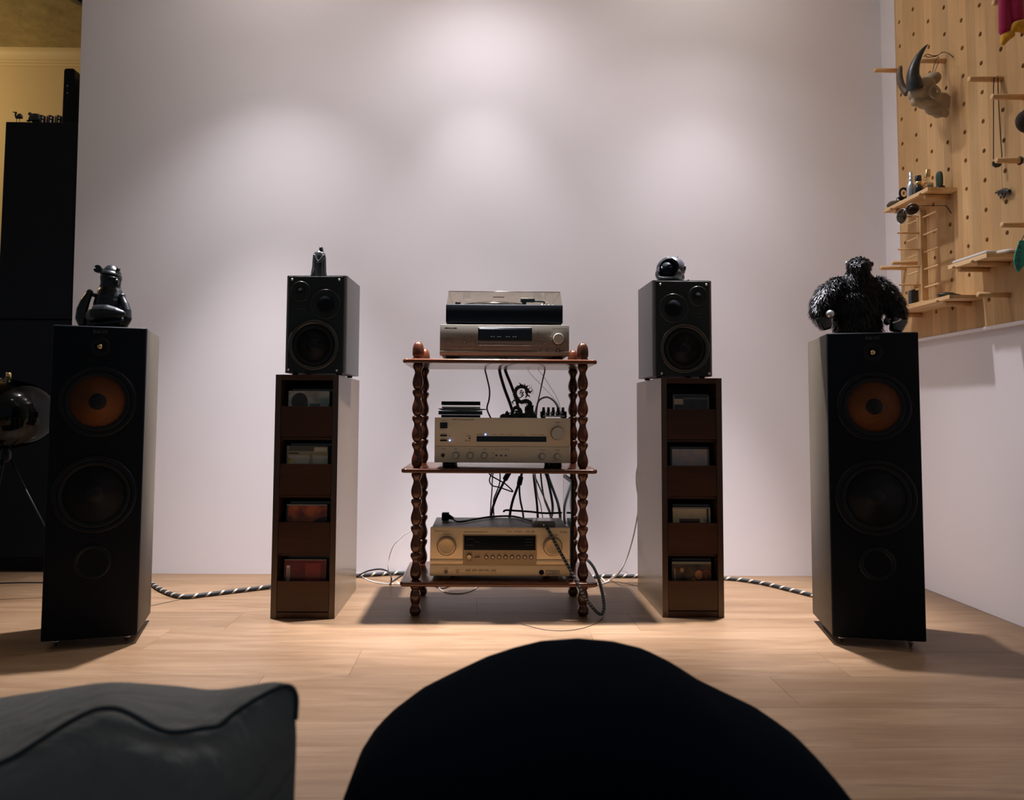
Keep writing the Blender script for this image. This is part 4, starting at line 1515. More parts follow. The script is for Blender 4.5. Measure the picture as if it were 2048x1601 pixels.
# head: jaws, snout, horns, mane
q.tube([(dx(1318), 2.446, dz(95)), (dx(1350), 2.446, dz(122)), (dx(1388), 2.446, dz(150))], [.0058, .0052, .0026], 8)
q.tube([(dx(1325), 2.446, dz(125)), (dx(1338), 2.446, dz(165)), (dx(1346), 2.446, dz(198))], [.005, .0036, .0024], 8)
q.tube([(dx(1290), 2.443, dz(60)), (dx(1260), 2.440, dz(40)), (dx(1225), 2.438, dz(8))], [.0028, .002, .0008], 6)
q.tube([(dx(1290), 2.449, dz(70)), (dx(1262), 2.451, dz(50)), (dx(1240), 2.453, dz(25))], [.0026, .0018, .0007], 6)
for u, v, a in ((1270, 115, 200), (1290, 135, 230), (1262, 140, 215), (1300, 60, 80), (1330, 75, 60), (1345, 105, 30), (1385, 140, 45), (1360, 180, -60), (1330, 190, -110)):
    a = radians(a)
    q.lathe([(.003, 0), (.0015, .006), (0, .011)], (0, 0, 0), 'z', 6)
    n_ = 18
    m = Matrix.Translation((dx(u), 2.446, dz(v))) @ Matrix.Rotation(pi/2-a, 4, 'Y')
    for i in range(len(q.v)-n_, len(q.v)):
        q.v[i] = tuple(m @ Vector(q.v[i]))
q.build('head', 'dragon', **B)
q = MB()
for i in range(len(bp)-2):
    for t_ in (.15, .5, .85):
        u = bp[i][0]+(bp[i+1][0]-bp[i][0])*t_
        v = bp[i][1]+(bp[i+1][1]-bp[i][1])*t_
        du, dv = bp[i+1][0]-bp[i][0], bp[i+1][1]-bp[i][1]
        l = sqrt(du*du+dv*dv)
        nu, nv = dv/l, -du/l
        if i >= 5:
            nu, nv = nu, nv
        rr = br[i]
        c = Vector((dx(u-nu*rr*.6*(-1)), 2.446+.006*sin((i+t_)*1.1), dz(v+nv*rr*.6)))
        s_ = -1 if i >= 5 else -1
        n2 = Vector((-nu*s_, 0, nv*s_))
        c = Vector((dx(u), c.y, dz(v)))+n2*rr*.0002352*.8
        tn = Vector((du, 0, -dv)).normalized()
        q.add([c-tn*.0028, c+tn*.0028, c+n2*.0055+tn*.001, c+Vector((0, .0012, 0)), c-Vector((0, .0012, 0))], [(0, 3, 2), (3, 1, 2), (1, 4, 2), (4, 0, 2)])
q.build('spines', 'dragon', **B)
q = MB()
for pts in ([(1265, 160), (1285, 180), (1262, 205), (1235, 222)], [(1265, 185), (1245, 170)], [(1195, 250), (1150, 265), (1135, 285), (1150, 315)], [(1135, 285), (1118, 275)], [(1150, 262), (1160, 235)], [(1240, 225), (1222, 210)],
            [(1405, 340), (1425, 330), (1420, 360), (1430, 375)], [(965, 485), (985, 460), (1020, 455)], [(1460, 495), (1478, 480)], [(1100, 480), (1075, 455), (1100, 430), (1125, 440)], [(1150, 420), (1190, 400), (1225, 430), (1240, 470)], [(1165, 450), (1200, 445), (1220, 465)]):
    q.tube([(dx(u), 2.444, dz(v)) for u, v in pts], [.0022]*(len(pts)-1)+[.001], 6, sub=4)
q.build('claws', 'dragon', **B)
q = MB()
for pts in ([(1385, 150), (1420, 158), (1425, 120), (1400, 80), (1402, 40)], [(1385, 140), (1412, 125), (1405, 95), (1372, 65), (1368, 35)]):
    q.tube([(dx(u), 2.446, dz(v)) for u, v in pts], .0005, 5)
q.build('whiskers', 'cable_brown', **B)

# ---- little five-knob box
mx = thing('knob_box', 'small black box with five upright knobs at the right end of the amplifier', 'audio switch', (.226, 2.42, AZ))
B = dict(parent=mx, world=True)
xa, xb = dx(1522), dx(1878)
MB().rbox(xa, xb, 2.395, 2.45, AZ+.004, dz(470), .001).build('base_box', 'black', **B)
q = MB()
for a, b_ in ((1522, 1582), (1610, 1645), (1672, 1712), (1740, 1780), (1808, 1878)):
    q.rbox(dx(a), dx(b_), 2.41, 2.445, dz(471), dz(408), .001)
q.build('socket_block', 'black', **B)
for k in range(5):
    u = 1562+67*k
    MB().lathe([(.0052, dz(412)), (.0052, dz(385)), (.0046, dz(380)), (.0046, dz(352)), (0, dz(350))], (dx(u), 2.418, 0), 'z', 16).build('knob', 'black_gloss', **B)
q = MB()
for k in range(4):
    u = 1595+68*k
    q.lathe([(.0022, dz(470)), (.0022, dz(440)), (.0052, dz(436)), (.0052, dz(424)), (.003, dz(420)), (0, dz(420))], (dx(u), 2.404, 0), 'z', 14)
q.build('white_plugs', 'white_card', **B)
MB().rbox(dx(1545), dx(1845), 2.3935, 2.3955, AZ+.0045, AZ+.0085, .0005).build('front_strip', 'white_card', **B)
for x in (xa+.008, xb-.008):
    MB().box(x-.006, x+.006, 2.40, 2.445, AZ, AZ+.0045).build('foot', 'rubber', **B)

# ---- glossy black panel standing on edge beside the receiver
gp = thing('glossy_panel', 'thin glossy black panel standing on edge between the gold receiver and the right posts', 'panel', (.283, 2.47, SH[0][1]))
B = dict(parent=gp, world=True)
bm = bmesh.new()
bmesh.ops.create_cube(bm, size=1)
for v in bm.verts:
    v.co = Vector((.2835+v.co.x*.008, 2.505+v.co.y*.25, .2645+v.co.z*.309))
ed = [e for e in bm.edges if abs(e.verts[0].co.x-e.verts[1].co.x) > .005]
bmesh.ops.bevel(bm, geom=ed, offset=.012, segments=4, profile=.5, affect='EDGES')
MB().bm(bm).build('body', 'black', **B)
MB().rbox(.2789, .2797, 2.392, 2.618, .122, .408, .0003, 1).build('glass_face', 'black_gloss', **B)
# ---- grey metal box with the power cord on the receiver
gb = thing('adapter_box', 'grey metal box with a shiny lid lying on the gold receiver', 'adapter', (.195, 2.41, .2715))
B = dict(parent=gb, world=True)
q = MB()
q.prism([(.1585, .2718), (.2285, .2718), (.2285, .2845), (.2245, .289), (.1625, .289), (.1585, .2845)], 2.378, 2.452, 'y')
q.build('body', 'case_grey', **B)
MB().rbox(.163, .224, 2.383, 2.447, .2888, .2896, .0003, 1).build('shiny_lid', 'steel', **B)
MB().lathe([(.0042, .001), (.0042, -.001), (.003, -.001), (.003, .0005), (0, .0005)], (.176, 2.378, .2795), 'y', 16).build('socket', 'print_dark', **B)
MB().lathe([(.0045, .001), (.0045, -.006), (.003, -.010), (.003, -.014)], (.191, 2.378, .2795), 'y', 16).build('plug', 'steel', **B)

# ============================================================ cables
cable_n = 0


def cable(label, pts, r, mat='cable_black', seg=8, extra=None, cat='cable', name='cable', group=None):
    q = MB().tube(pts, r, seg)
    o = q.build(name, mat)
    tag(o, label, cat, group)
    if extra:
        extra(o)
    return o


P = lambda *a: [at(x, y, Y) for x, y, Y in a]
FZ = lambda r, *a: [Vector((at_z(x, y, r).x, at_z(x, y, r).y, r)) for x, y in a]
# behind the upper bay
cable('thin wavy black cable hanging left of the dragon statue', P((975, 722, 2.66), (970, 737, 2.665), (973, 752, 2.67), (979, 780, 2.67), (978, 800, 2.67), (974, 818, 2.67), (982, 838, 2.668), (986, 850, 2.655)), 0.0028)
cable('left of two broad black cables slanting behind the dragon statue', P((1003, 722, 2.66), (999, 740, 2.668), (1008, 775, 2.68), (1024, 820, 2.69), (1030, 860, 2.69)), 0.0056)
cable('right of two broad black cables slanting behind the dragon statue', P((1016, 722, 2.66), (1010, 738, 2.668), (1022, 770, 2.68), (1034, 805, 2.69), (1045, 860, 2.69)), 0.0056)
cable('left of two hair-thin wires slanting down to the knob box', P((1048, 728, 2.655), (1062, 749, 2.64), (1090, 778, 2.55), (1108, 798, 2.47), (1117, 812, 2.42), (1120, 824, 2.415)), 0.0007, 'cable_brown', 6)
cable('right of two hair-thin wires slanting down to the knob box', P((1066, 728, 2.655), (1086, 752, 2.62), (1103, 778, 2.52), (1113, 795, 2.45), (1119, 810, 2.42), (1122, 824, 2.415)), 0.0007, 'cable_brown', 6)
cable('grey flat cable coming down from the top shelf to the right of the dragon', P((1087, 722, 2.655), (1090, 738, 2.662), (1085, 762, 2.66), (1078, 795, 2.66), (1071, 820, 2.66), (1068, 838, 2.655)), [.0026, .0026, .0024, .0020, .0018, .0018], 'cable_black')
cable('pale cream cable arching behind the knob box', P((1072, 836, 2.58), (1076, 805, 2.58), (1090, 795, 2.57), (1102, 798, 2.54), (1112, 808, 2.50), (1118, 822, 2.47), (1124, 838, 2.46)), 0.0032, pbr('cream_cable', (.40, .35, .26), .6))


def ferrite(p0, p1, r):
    def f(o):
        a, b_ = Vector(p0), Vector(p1)
        d = (b_-a)
        MB().tube([a, a+d*.1, b_-d*.1, b_], [r*.75, r, r, r*.75], 12, sub=1).build('ferrite_core', 'black', o)
    return f


e1 = P((1019, 944, 2.67), (1009, 961, 2.665))
cable('black cable with a tilted ferrite core, left of the pair under the middle shelf', P((1026, 932, 2.672), (1017, 948, 2.668), (1004, 972, 2.66), (993, 995, 2.655), (985, 1018, 2.65), (981, 1045, 2.63)), 0.0045, extra=ferrite(e1[0], e1[1], .0096))
e2 = P((1042, 953, 2.67), (1038, 971, 2.665))
cable('black cable with an upright ferrite core, right of the pair under the middle shelf', P((1047, 932, 2.672), (1043, 950, 2.668), (1035, 975, 2.66), (1026, 1000, 2.655), (1021, 1022, 2.65), (1018, 1045, 2.63)), 0.0047, extra=ferrite(e2[0], e2[1], .0094))
cable('dark green cable leaving the upright ferrite core', P((1039, 968, 2.668), (1039, 985, 2.665), (1041, 1003, 2.66), (1045, 1022, 2.65), (1048, 1045, 2.63)), 0.0034, 'sleeve_teal')
cable('thin black cable making a pointed loop at the left under the middle shelf', P((974, 934, 2.675), (980, 950, 2.672), (996, 960, 2.668), (1010, 968, 2.665), (1023, 980, 2.662), (1025, 984, 2.66), (1015, 981, 2.66), (998, 975, 2.662), (985, 972, 2.665), (979, 963, 2.668), (981, 953, 2.67), (988, 936, 2.675)), 0.0024)
cable('thin black cable crossing the pointed loop', P((996, 932, 2.672), (1000, 950, 2.67), (999, 968, 2.668), (993, 985, 2.664), (987, 1003, 2.66), (988, 1040, 2.64)), 0.0023)
cable('pale grey thin cable at the far left under the middle shelf', P((989, 934, 2.675), (985, 955, 2.675), (984, 980, 2.672), (982, 1005, 2.668), (980, 1040, 2.64)), 0.0024, 'cable_white')
cable('pale cable slanting right in the middle of the bundle above the receiver', P((1061, 934, 2.675), (1068, 950, 2.672), (1079, 975, 2.668), (1090, 1000, 2.66), (1100, 1024, 2.65), (1106, 1045, 2.63)), 0.0027, 'cable_white')
cable('dark cable hanging straight behind the pale slanting one', P((1066, 934, 2.69), (1068, 960, 2.688), (1071, 985, 2.685), (1074, 1010, 2.68), (1076, 1045, 2.65)), 0.0042)
cable('white thin cable wandering down beside the straight dark one', P((1070, 934, 2.668), (1072, 965, 2.665), (1075, 990, 2.66), (1081, 1010, 2.655), (1086, 1040, 2.635)), 0.0017, 'cable_white')
cable('flecked braided cable in the middle of the bundle', P((1081, 934, 2.68), (1082, 955, 2.678), (1085, 980, 2.675), (1090, 1003, 2.665), (1099, 1026, 2.65), (1103, 1045, 2.63)), 0.0030, 'sleeve_fine')
cable('thick black cable right of the flecked braided one', P((1084, 934, 2.685), (1093, 952, 2.683), (1100, 980, 2.68), (1105, 1010, 2.665), (1104, 1030, 2.62), (1098, 1044, 2.50)), 0.0046)
cable('dark teal sleeved cable curving down at the right of the bundle', P((1090, 934, 2.69), (1098, 958, 2.688), (1108, 985, 2.684), (1116, 1008, 2.676), (1120, 1030, 2.66), (1121, 1048, 2.63)), 0.0049, 'sleeve_teal')
cable('black cable lying along the back edge of the receiver top', P((1007, 1024, 2.585), (1012, 1021, 2.59), (1030, 1022, 2.588), (1060, 1024, 2.585), (1090, 1027, 2.582), (1124, 1026, 2.585)), 0.0035)
# power lead on the receiver
z_ = .2715


def iec(o):
    q = MB()
    a = at_z(885, 1034, z_+.012)
    q.rbox(a.x-.002, a.x+.022, a.y-.014, a.y+.014, z_+.0002, z_+.026, .003)
    q.build('plug_body', 'black', o)
    q = MB().tube([(a.x+.020, a.y, z_+.0125), (a.x+.038, a.y-.012, z_+.007)], [.0085, .0042], 10, sub=1)
    q.build('strain_relief', 'rubber', o)


a0 = at_z(885, 1034, z_+.012)
PZ_ = lambda h, *a: [Vector((at_z(x, y, z_+h).x, at_z(x, y, z_+h).y, z_+h)) for x, y in a]
cable('black power lead with a chunky plug lying across the receiver top', [(a0.x+.036, a0.y-.010, z_+.0072)]+PZ_(.0036, (914, 1044), (930, 1043), (950, 1039), (985, 1034), (1020, 1033), (1040, 1036), (1060, 1042), (1072, 1044)), .0034, extra=iec, cat='cable', name='power_lead')
sp = [at(1091, 1052, 2.362), at(1098, 1063, 2.342), at(1112, 1090, 2.335), at(1130, 1122, 2.325), at(1150, 1158, 2.305), at(1165, 1188, 2.30), at(1182, 1212, 2.31), at(1196, 1227, 2.33), at(1204, 1228, 2.34), at(1208, 1216, 2.36), at(1206, 1195, 2.40), at(1200, 1168, 2.46), at(1192, 1145, 2.53), at(1182, 1128, 2.60), at(1165, 1112, 2.68)]
cable('flecked braided cable falling in front of the gold receiver and looping past the right post', sp, .0050, 'sleeve_fine', 10)
# floor
cable('thick striped speaker cable on the floor between left speaker and left tower', FZ(.0078, (285, 1160), (303, 1168), (318, 1178), (340, 1188), (368, 1194), (410, 1190), (460, 1184), (510, 1178), (550, 1173), (600, 1166), (680, 1156), (712, 1152), (760, 1149), (800, 1147), (850, 1150)), .0074, 'sleeve', 12)
cable('thick striped speaker cable on the floor between right tower and right speaker', FZ(.0078, (1180, 1155), (1215, 1153), (1290, 1153), (1380, 1154), (1440, 1157), (1480, 1160), (1530, 1168), (1580, 1180), (1640, 1195), (1665, 1204)), .0070, 'sleeve', 12)
cable('black cable making a low hump beside the left tower', FZ(.003, (690, 1158), (712, 1154))+P((735, 1143, 2.86), (760, 1139, 2.84), (778, 1145, 2.80), (783, 1158, 2.76))+FZ(.003, (782, 1165), (790, 1160), (805, 1150)), .0030)
cable('white twin cable on the floor from left tower to rack', FZ(.002, (700, 1140), (714, 1148), (735, 1160), (760, 1167), (800, 1169), (850, 1168)), .0020, 'cable_white')
cable('thin pale cable rising in a bow left of the rack', FZ(.0016, (800, 1168), (785, 1158))+P((777, 1142, 2.78), (778, 1118, 2.78), (787, 1092, 2.77), (802, 1076, 2.75), (815, 1066, 2.73), (850, 1050, 2.70)), .0014, 'cable_white')
cable('white double loop of cable on the floor under the rack', FZ(.0018, (860, 1170), (875, 1174), (884, 1182), (900, 1187), (925, 1187), (945, 1181), (957, 1173), (962, 1166)), .0019, 'cable_white')
cable('short black cable on the floor under the rack', FZ(.002, (866, 1170), (874, 1175), (888, 1177), (900, 1172), (905, 1168)), .0021)
cable('dark cable left behind the white loops under the rack', FZ(.0012, (830, 1158), (870, 1163), (940, 1168), (1010, 1166), (1090, 1170)), .0010, 'cable_brown', 6)
cable('white cable rising along the side of the right tower', FZ(.0024, (1190, 1170), (1205, 1168), (1220, 1160))+P((1238, 1146, 2.76), (1254, 1115, 2.76), (1266, 1075, 2.755), (1275, 1030, 2.75), (1277, 1000, 2.75), (1273, 970, 2.75), (1273, 945, 2.75), (1278, 925, 2.75), (1290, 905, 2.75)), .0029, 'cable_white')
cable('short white cable meeting the rising one at the rack foot', FZ(.0024, (1190, 1148), (1200, 1154), (1212, 1166)), .0030, 'cable_white')
cable('thin pale wire lying in a low arc right of the rack', FZ(.0012, (1172, 1178), (1200, 1170), (1225, 1164), (1250, 1167), (1277, 1173), (1300, 1178)), .0011, 'cable_brown', 6)
cable('hair-thin grey wire curving along the wall foot right of the rack', FZ(.001, (1190, 1150), (1205, 1146))+P((1225, 1141, 2.80), (1250, 1144, 2.80))+FZ(.001, (1280, 1153)), .0009, 'cable_white', 6)
cable('thin brown wire making a wide arc on the floor in front of the rack', FZ(.0012, (1207, 1226), (1205, 1236), (1190, 1248), (1165, 1257), (1130, 1262), (1090, 1260), (1055, 1252), (1042, 1248)), .0010, 'cable_brown', 6)
cable('hair-thin dark wire on the floor from left speaker towards the striped cable', FZ(.001, (290, 1216), (303, 1212), (340, 1204), (378, 1196)), .0010, 'cable_brown', 6)
cable('thin black cable on the floor along the foot of the black cabinet', FZ(.0022, (-60, 1168), (0, 1167), (40, 1166), (90, 1166), (130, 1167)), .0024)

# ============================================================ figures on the speakers
def caps(mb, pts, rad, n=5, flat=1.0):
    """chain of overlapping balls: a tapering limb"""
    for i in range(len(pts)-1):
        a, b_ = Vector(pts[i]), Vector(pts[i+1])
        for k in range(n+1):
            t = k/n
            r = rad[i]+(rad[i+1]-rad[i])*t
            mb.ell(a+(b_-a)*t, (r, r*flat, r), 12, 8)


# ---- seated black toy on the left floor speaker
K = 1/6603
bt = thing('seated_toy', 'black vinyl toy animal seated cross-legged on the left floor speaker', 'toy figure', (-1.0775, 2.125, .861))
bx = lambda u: (u-760)*K
bz = lambda v: (1440-v)*K
q = MB()
for v, r in ((330, 150), (380, 185), (450, 192), (540, 186), (620, 190), (700, 205), (780, 244), (860, 272), (950, 290), (1050, 295), (1150, 285), (1250, 275)):
    q.ell((bx(742+(8 if v < 600 else 0)), .012, bz(v)), (r*K, r*K*.85, r*K*.95), 20, 14)
q.ell((bx(760), .012, bz(440)), (190*K, 175*K, 165*K), 20, 14)
# chin and snout turned to the right
q.ell((bx(915), -.004, bz(525)), (40*K, 60*K, 60*K))
blob('body', 'toy', bt, q, .0016, 5)
# cap-like brow and lip
q = MB()
q.lathe([(0, bz(272)), (60*K, bz(276)), (118*K, bz(296)), (158*K, bz(325)), (184*K, bz(362)), (191*K, bz(384)), (186*K, bz(392)), (150*K, bz(394)), (0, bz(396))], (bx(752), .010, 0), 'z', 40, sy=.94)
for i in range(len(q.v)):
    x, y, z = q.v[i]
    q.v[i] = (x, y, z-(x-bx(752))*.10)
q.build('brow', 'toy', bt, auto=50)
q = MB().torus((bx(760), .009, bz(437)), 187*K, 6*K, 'z', 40, 8, sz=.94)
for i in range(len(q.v)):
    x, y, z = q.v[i]
    q.v[i] = (x, y, z-(x-bx(752))*.10)
q.build('lip', 'toy', bt)
# ears: round notched one, and one seen edge-on
q = MB()
pr = []
for k in range(30):
    a = 2*pi*k/30
    r = 74*K
    if 2.55 < a < 2.95:
        r = 34*K
    pr.append((bx(540)+r*cos(a), bz(280)+r*sin(a)))
q.prism(pr, -.004, .006, 'y')
q.build('ear', 'toy', bt)
q = MB()
q.tube([(bx(880), .006, bz(318)), (bx(905), .004, bz(285)), (bx(922), .002, bz(258))], [.0045, .0052, .0050], 12)
q.build('ear', 'toy', bt)
for s_, pts, rad in ((0, [(420, 740), (405, 810), (365, 930), (335, 1080), (342, 1230), (385, 1330)], [60, 68, 88, 102, 108, 92]),
                     (1, [(1030, 808), (1065, 880), (1120, 980), (1165, 1100), (1180, 1240), (1150, 1340)], [55, 60, 74, 86, 94, 85])):
    q = MB()
    caps(q, [(bx(u), -.006-.004*i, bz(v)) for i, (u, v) in enumerate(pts)], [r*K for r in rad], 5)
    q.ell((bx(pts[0][0]), -.006, bz(pts[0][1])), 66*K)
    blob('arm', 'toy', bt, q, .0016, 4)
    q = MB()
    q.tube([(bx(pts[0][0]), -.004, bz(pts[0][1]+20)), (bx(560 if not s_ else 930), .006, bz(800 if not s_ else 860))], 40*K, 10, sub=1)
    q.build('shoulder', 'toy', bt)
q = MB()
caps(q, [(bx(600), -.038, bz(1215)), (bx(740), -.046, bz(1180)), (bx(900), -.050, bz(1165)), (bx(1060), -.050, bz(1170)), (bx(1180), -.048, bz(1172))], [125*K, 178*K, 160*K, 115*K, 62*K], 6)
q.ell((bx(600), -.030, bz(1290)), (130*K, 120*K, 130*K))
blob('leg', 'toy', bt, q, .0016, 4)
q = MB()
caps(q, [(bx(1080), -.028, bz(1300)), (bx(900), -.034, bz(1330)), (bx(720), -.036, bz(1335)), (bx(560), -.030, bz(1340))], [120*K, 108*K, 100*K, 90*K], 6)
blob('leg', 'toy', bt, q, .0016, 4)
MB().lathe([(.040, 0), (.042, .004), (.038, .012), (0, .012)], (bx(750), .004, 0), 'z', 32).build('seat_base', 'toy', bt)

# ---- draped statuette on the left bookshelf speaker (a plain cloaked figure)
K2 = 1/3230
st = thing('draped_statuette', 'small glossy dark statuette in a long draped robe on the left bookshelf speaker', 'statuette', (-.540, 2.40, 1.0577))
sz = lambda v: (445-v)*K2
sxx = lambda u: (u-440)*K2
q = MB()
segs, prof = 48, [(445, 88), (425, 86), (390, 80), (350, 74), (300, 69), (250, 67), (200, 66), (165, 60), (145, 46), (132, 26), (122, 15)]
vs_, fs = [], []
for i, (v, r) in enumerate(prof):
    for k in range(segs):
        a = 2*pi*k/segs
        fold = 1+.075*sin(a*11+i*.12)*min(1, (v-120)/80)
        rr = r*K2*fold
        off = -4*K2*(i < 4)
        vs_.append((sxx(440)+off+rr*cos(a), rr*.72*sin(a), sz(v)))
for i in range(len(prof)-1):
    for k in range(segs):
        m = (k+1) % segs
        fs.append((i*segs+k, i*segs+m, (i+1)*segs+m, (i+1)*segs+k))
fs.append(list(range(segs)))
fs.append([(len(prof)-1)*segs+k for k in range(segs)])
q.add(vs_, fs, 0, True)
q.build('robe', 'pewter', st)
MB().ell((sxx(455), -.002, sz(108)), (17*K2, 18*K2, 25*K2), 20, 14).build('head', 'pewter', st)
q = MB()
q.lathe([(25*K2, sz(140)), (23*K2, sz(118)), (20*K2, sz(96)), (12*K2, sz(84)), (0, sz(80))], (sxx(455), .003, 0), 'z', 24)
q.build('hood', 'pewter', st)
q = MB()
q.tube([(sxx(405), -.020, sz(190)), (sxx(425), -.0245, sz(240)), (sxx(450), -.026, sz(262)), (sxx(478), -.0245, sz(240)), (sxx(500), -.018, sz(190))], [20*K2, 18*K2, 15*K2, 18*K2, 20*K2], 10)
q.build('folded_arms', 'pewter', st)
q = MB()
q.tube([(sxx(392), -.012, sz(440)), (sxx(385), -.016, sz(405)), (sxx(400), -.019, sz(365)), (sxx(405), -.020, sz(330))], [20*K2, 22*K2, 12*K2, 5*K2], 10)
q.build('robe_fold', 'pewter', st)

# ---- helmet figure on the right bookshelf speaker
K3 = 1/3320
hm = thing('helmet_figure', 'dark grey open-faced helmet with a dark figure inside, on the right bookshelf speaker', 'helmet', (.606, 2.405, 1.0567))
hx = lambda u: (u-455)*K3
hz = lambda v: (408-v)*K3
q = MB()
q.ell((hx(470), .006, hz(240)), (158*K3, 150*K3, 138*K3), 28, 18)
q.ell((hx(440), -.004, hz(300)), (148*K3, 140*K3, 110*K3), 28, 18)
q.ell((hx(490), .012, hz(330)), (132*K3, 125*K3, 78*K3), 28, 18)
sub = MB()
sub.ell((hx(410), -.034, hz(245)), (112*K3, 95*K3, 112*K3), 24, 16)
sub.ell((hx(400), -.034, hz(310)), (100*K3, 95*K3, 52*K3), 24, 16)
blob('shell', 'grey_vinyl', hm, q, .0013, 4, sub)
q = MB()
q.ell((hx(425), -.003, hz(255)), (95*K3, 95*K3, 98*K3), 24, 16)
q.build('inner_head', 'baffle', hm)
q = MB()
q.ell((hx(470), -.0245, hz(272)), (9*K3, 5*K3, 14*K3), 12, 8)
q.ell((hx(345), -.025, hz(245)), (7*K3, 5*K3, 12*K3), 12, 8)
q.build('eyes', 'white_card', hm)
rim = []
for u, v, y_ in ((345, 165, -.027), (400, 138, -.029), (470, 150, -.027), (520, 200, -.020), (530, 270, -.017), (510, 325, -.021), (470, 352, -.030), (400, 360, -.040), (330, 362, -.043), (298, 345, -.038), (298, 280, -.032), (310, 220, -.028), (345, 165, -.027)):
    rim.append((hx(u), y_, hz(v)))
MB().tube(rim, .0012, 8).build('face_rim', 'grey_vinyl', hm)
q = MB()
q.ell((hx(522), -.005, hz(120)), (17*K3, 16*K3, 16*K3), 14, 10)
q.build('top_bump', 'toy', hm)
q = MB()
q.torus((hx(604), -.012, hz(240)), 30*K3, 7*K3, 'x', 24, 8)
q.ell((hx(604), -.012, hz(240)), (8*K3, 20*K3, 20*K3), 14, 10)
q.build('side_vent', 'pewter', hm)
q = MB()
q.lathe([(.0395, 0), (.0405, .0015), (.039, .006), (.036, .010)], (hx(455), .002, 0), 'z', 36)
q.build('neck_ring', 'toy', hm)
q = MB()
q.tube([(hx(600), .0, hz(392)), (hx(625), -.006, hz(385)), (hx(638), -.008, hz(372)), (hx(652), -.010, hz(366))], [.0011, .0011, .0013, .0022], 8)
q.build('microphone', 'toy', hm)

# ---- furry gorilla on the right floor speaker
K4 = 1/5580
gl = thing('gorilla_plush', 'shaggy black gorilla plush with boxy black hands on the right floor speaker', 'plush toy', (1.094, 2.150, .861))
gx = lambda u: (u-1030)*K4
gz = lambda v: (1410-v)*K4
q = MB()
q.ell((gx(1035), -.008, gz(260)), (175*K4, 165*K4, 140*K4), 20, 14)
q.ell((gx(1040), -.024, gz(300)), (120*K4, 110*K4, 95*K4), 16, 12)
q.ell((gx(1035), 0, gz(420)), (195*K4, 160*K4, 150*K4), 20, 14)
q.ell((gx(1020), .004, gz(640)), (430*K4, 210*K4, 240*K4), 24, 16)
q.ell((gx(1020), -.004, gz(850)), (450*K4, 215*K4, 260*K4), 24, 16)
q.ell((gx(1000), -.004, gz(1080)), (340*K4, 200*K4, 230*K4), 24, 16)
caps(q, [(gx(690), 0, gz(620)), (gx(520), -.004, gz(740)), (gx(400), -.010, gz(880)), (gx(350), -.018, gz(1010)), (gx(370), -.024, gz(1110))], [165*K4, 170*K4, 150*K4, 130*K4, 95*K4], 6)
caps(q, [(gx(1360), 0, gz(600)), (gx(1480), -.002, gz(720)), (gx(1580), -.008, gz(880)), (gx(1610), -.014, gz(1030)), (gx(1600), -.020, gz(1140))], [165*K4, 175*K4, 160*K4, 140*K4, 105*K4], 6)
caps(q, [(gx(820), 0, gz(1150)), (gx(810), -.004, gz(1290)), (gx(820), -.008, gz(1360))], [180*K4, 165*K4, 48*K4], 5)
caps(q, [(gx(1200), 0, gz(1150)), (gx(1220), -.004, gz(1290)), (gx(1220), -.008, gz(1360))], [170*K4, 155*K4, 48*K4], 5)
body = blob('body', 'fur', gl, q, .0036, 4)
# locks of fur: short tapering blades rooted in the skin
me = body.data
me.calc_loop_triangles()
tris = [(t, (me.vertices[t.vertices[1]].co-me.vertices[t.vertices[0]].co).cross(me.vertices[t.vertices[2]].co-me.vertices[t.vertices[0]].co).length) for t in me.loop_triangles]
wts = [a for _, a in tris]
q = MB()
rnd = random.Random(3)
for t, _ in rnd.choices(tris, weights=wts, k=12000):
    a, b_ = rnd.random(), rnd.random()
    if a+b_ > 1:
        a, b_ = 1-a, 1-b_
    p0, p1, p2 = (me.vertices[i].co for i in t.vertices)
    p = p0+(p1-p0)*a+(p2-p0)*b_
    n = t.normal
    flow = Vector((p.x*2.2+rnd.uniform(-.35, .35), rnd.uniform(-.4, .2), -.75+rnd.uniform(-.3, .4)))
    d = (n*.55+(flow-n*flow.dot(n)).normalized()*.85+Vector((rnd.uniform(-.25, .25), rnd.uniform(-.25, .25), rnd.uniform(-.25, .25)))).normalized()
    ln = rnd.uniform(.011, .021)*(.6 if p.z > .185 else 1)
    s_ = d.cross(n)
    s_ = s_.normalized() if s_.length > .01 else d.orthogonal().normalized()
    wd = rnd.uniform(.0010, .0020)
    m_ = p+d*ln*.55-Vector((0, 0, ln*.06))
    e = p+d*ln-Vector((0, 0, ln*.28))
    if e.z < .0008 or p.z < .001:
        continue
    p = p-n*.001
    q.add([p-s_*wd, p+s_*wd, m_+s_*wd*.7, m_-s_*wd*.7, e], [(0, 1, 2, 3), (3, 2, 4)], 0, True)
fu = q.build('fur', 'fur', gl)
fu['kind'] = 'stuff'


def boxy_hand(cx, cz, cy, r, tilt):
    q = MB()
    m = Matrix.Translation((cx, cy, cz)) @ Matrix.Rotation(tilt, 4, 'Y')
    bm = bmesh.new()
    bmesh.ops.create_cube(bm, size=1)
    for v in bm.verts:
        v.co = Vector((v.co.x*r*2.0*(1 if v.co.z > 0 else .62), v.co.y*r*1.3, v.co.z*r*1.75))
    bmesh.ops.bevel(bm, geom=list(bm.edges), offset=r*.28, segments=3, profile=.5, affect='EDGES')
    q.bm(bm, 0, True, m)
    return q.build('hand', 'black_gloss', gl)


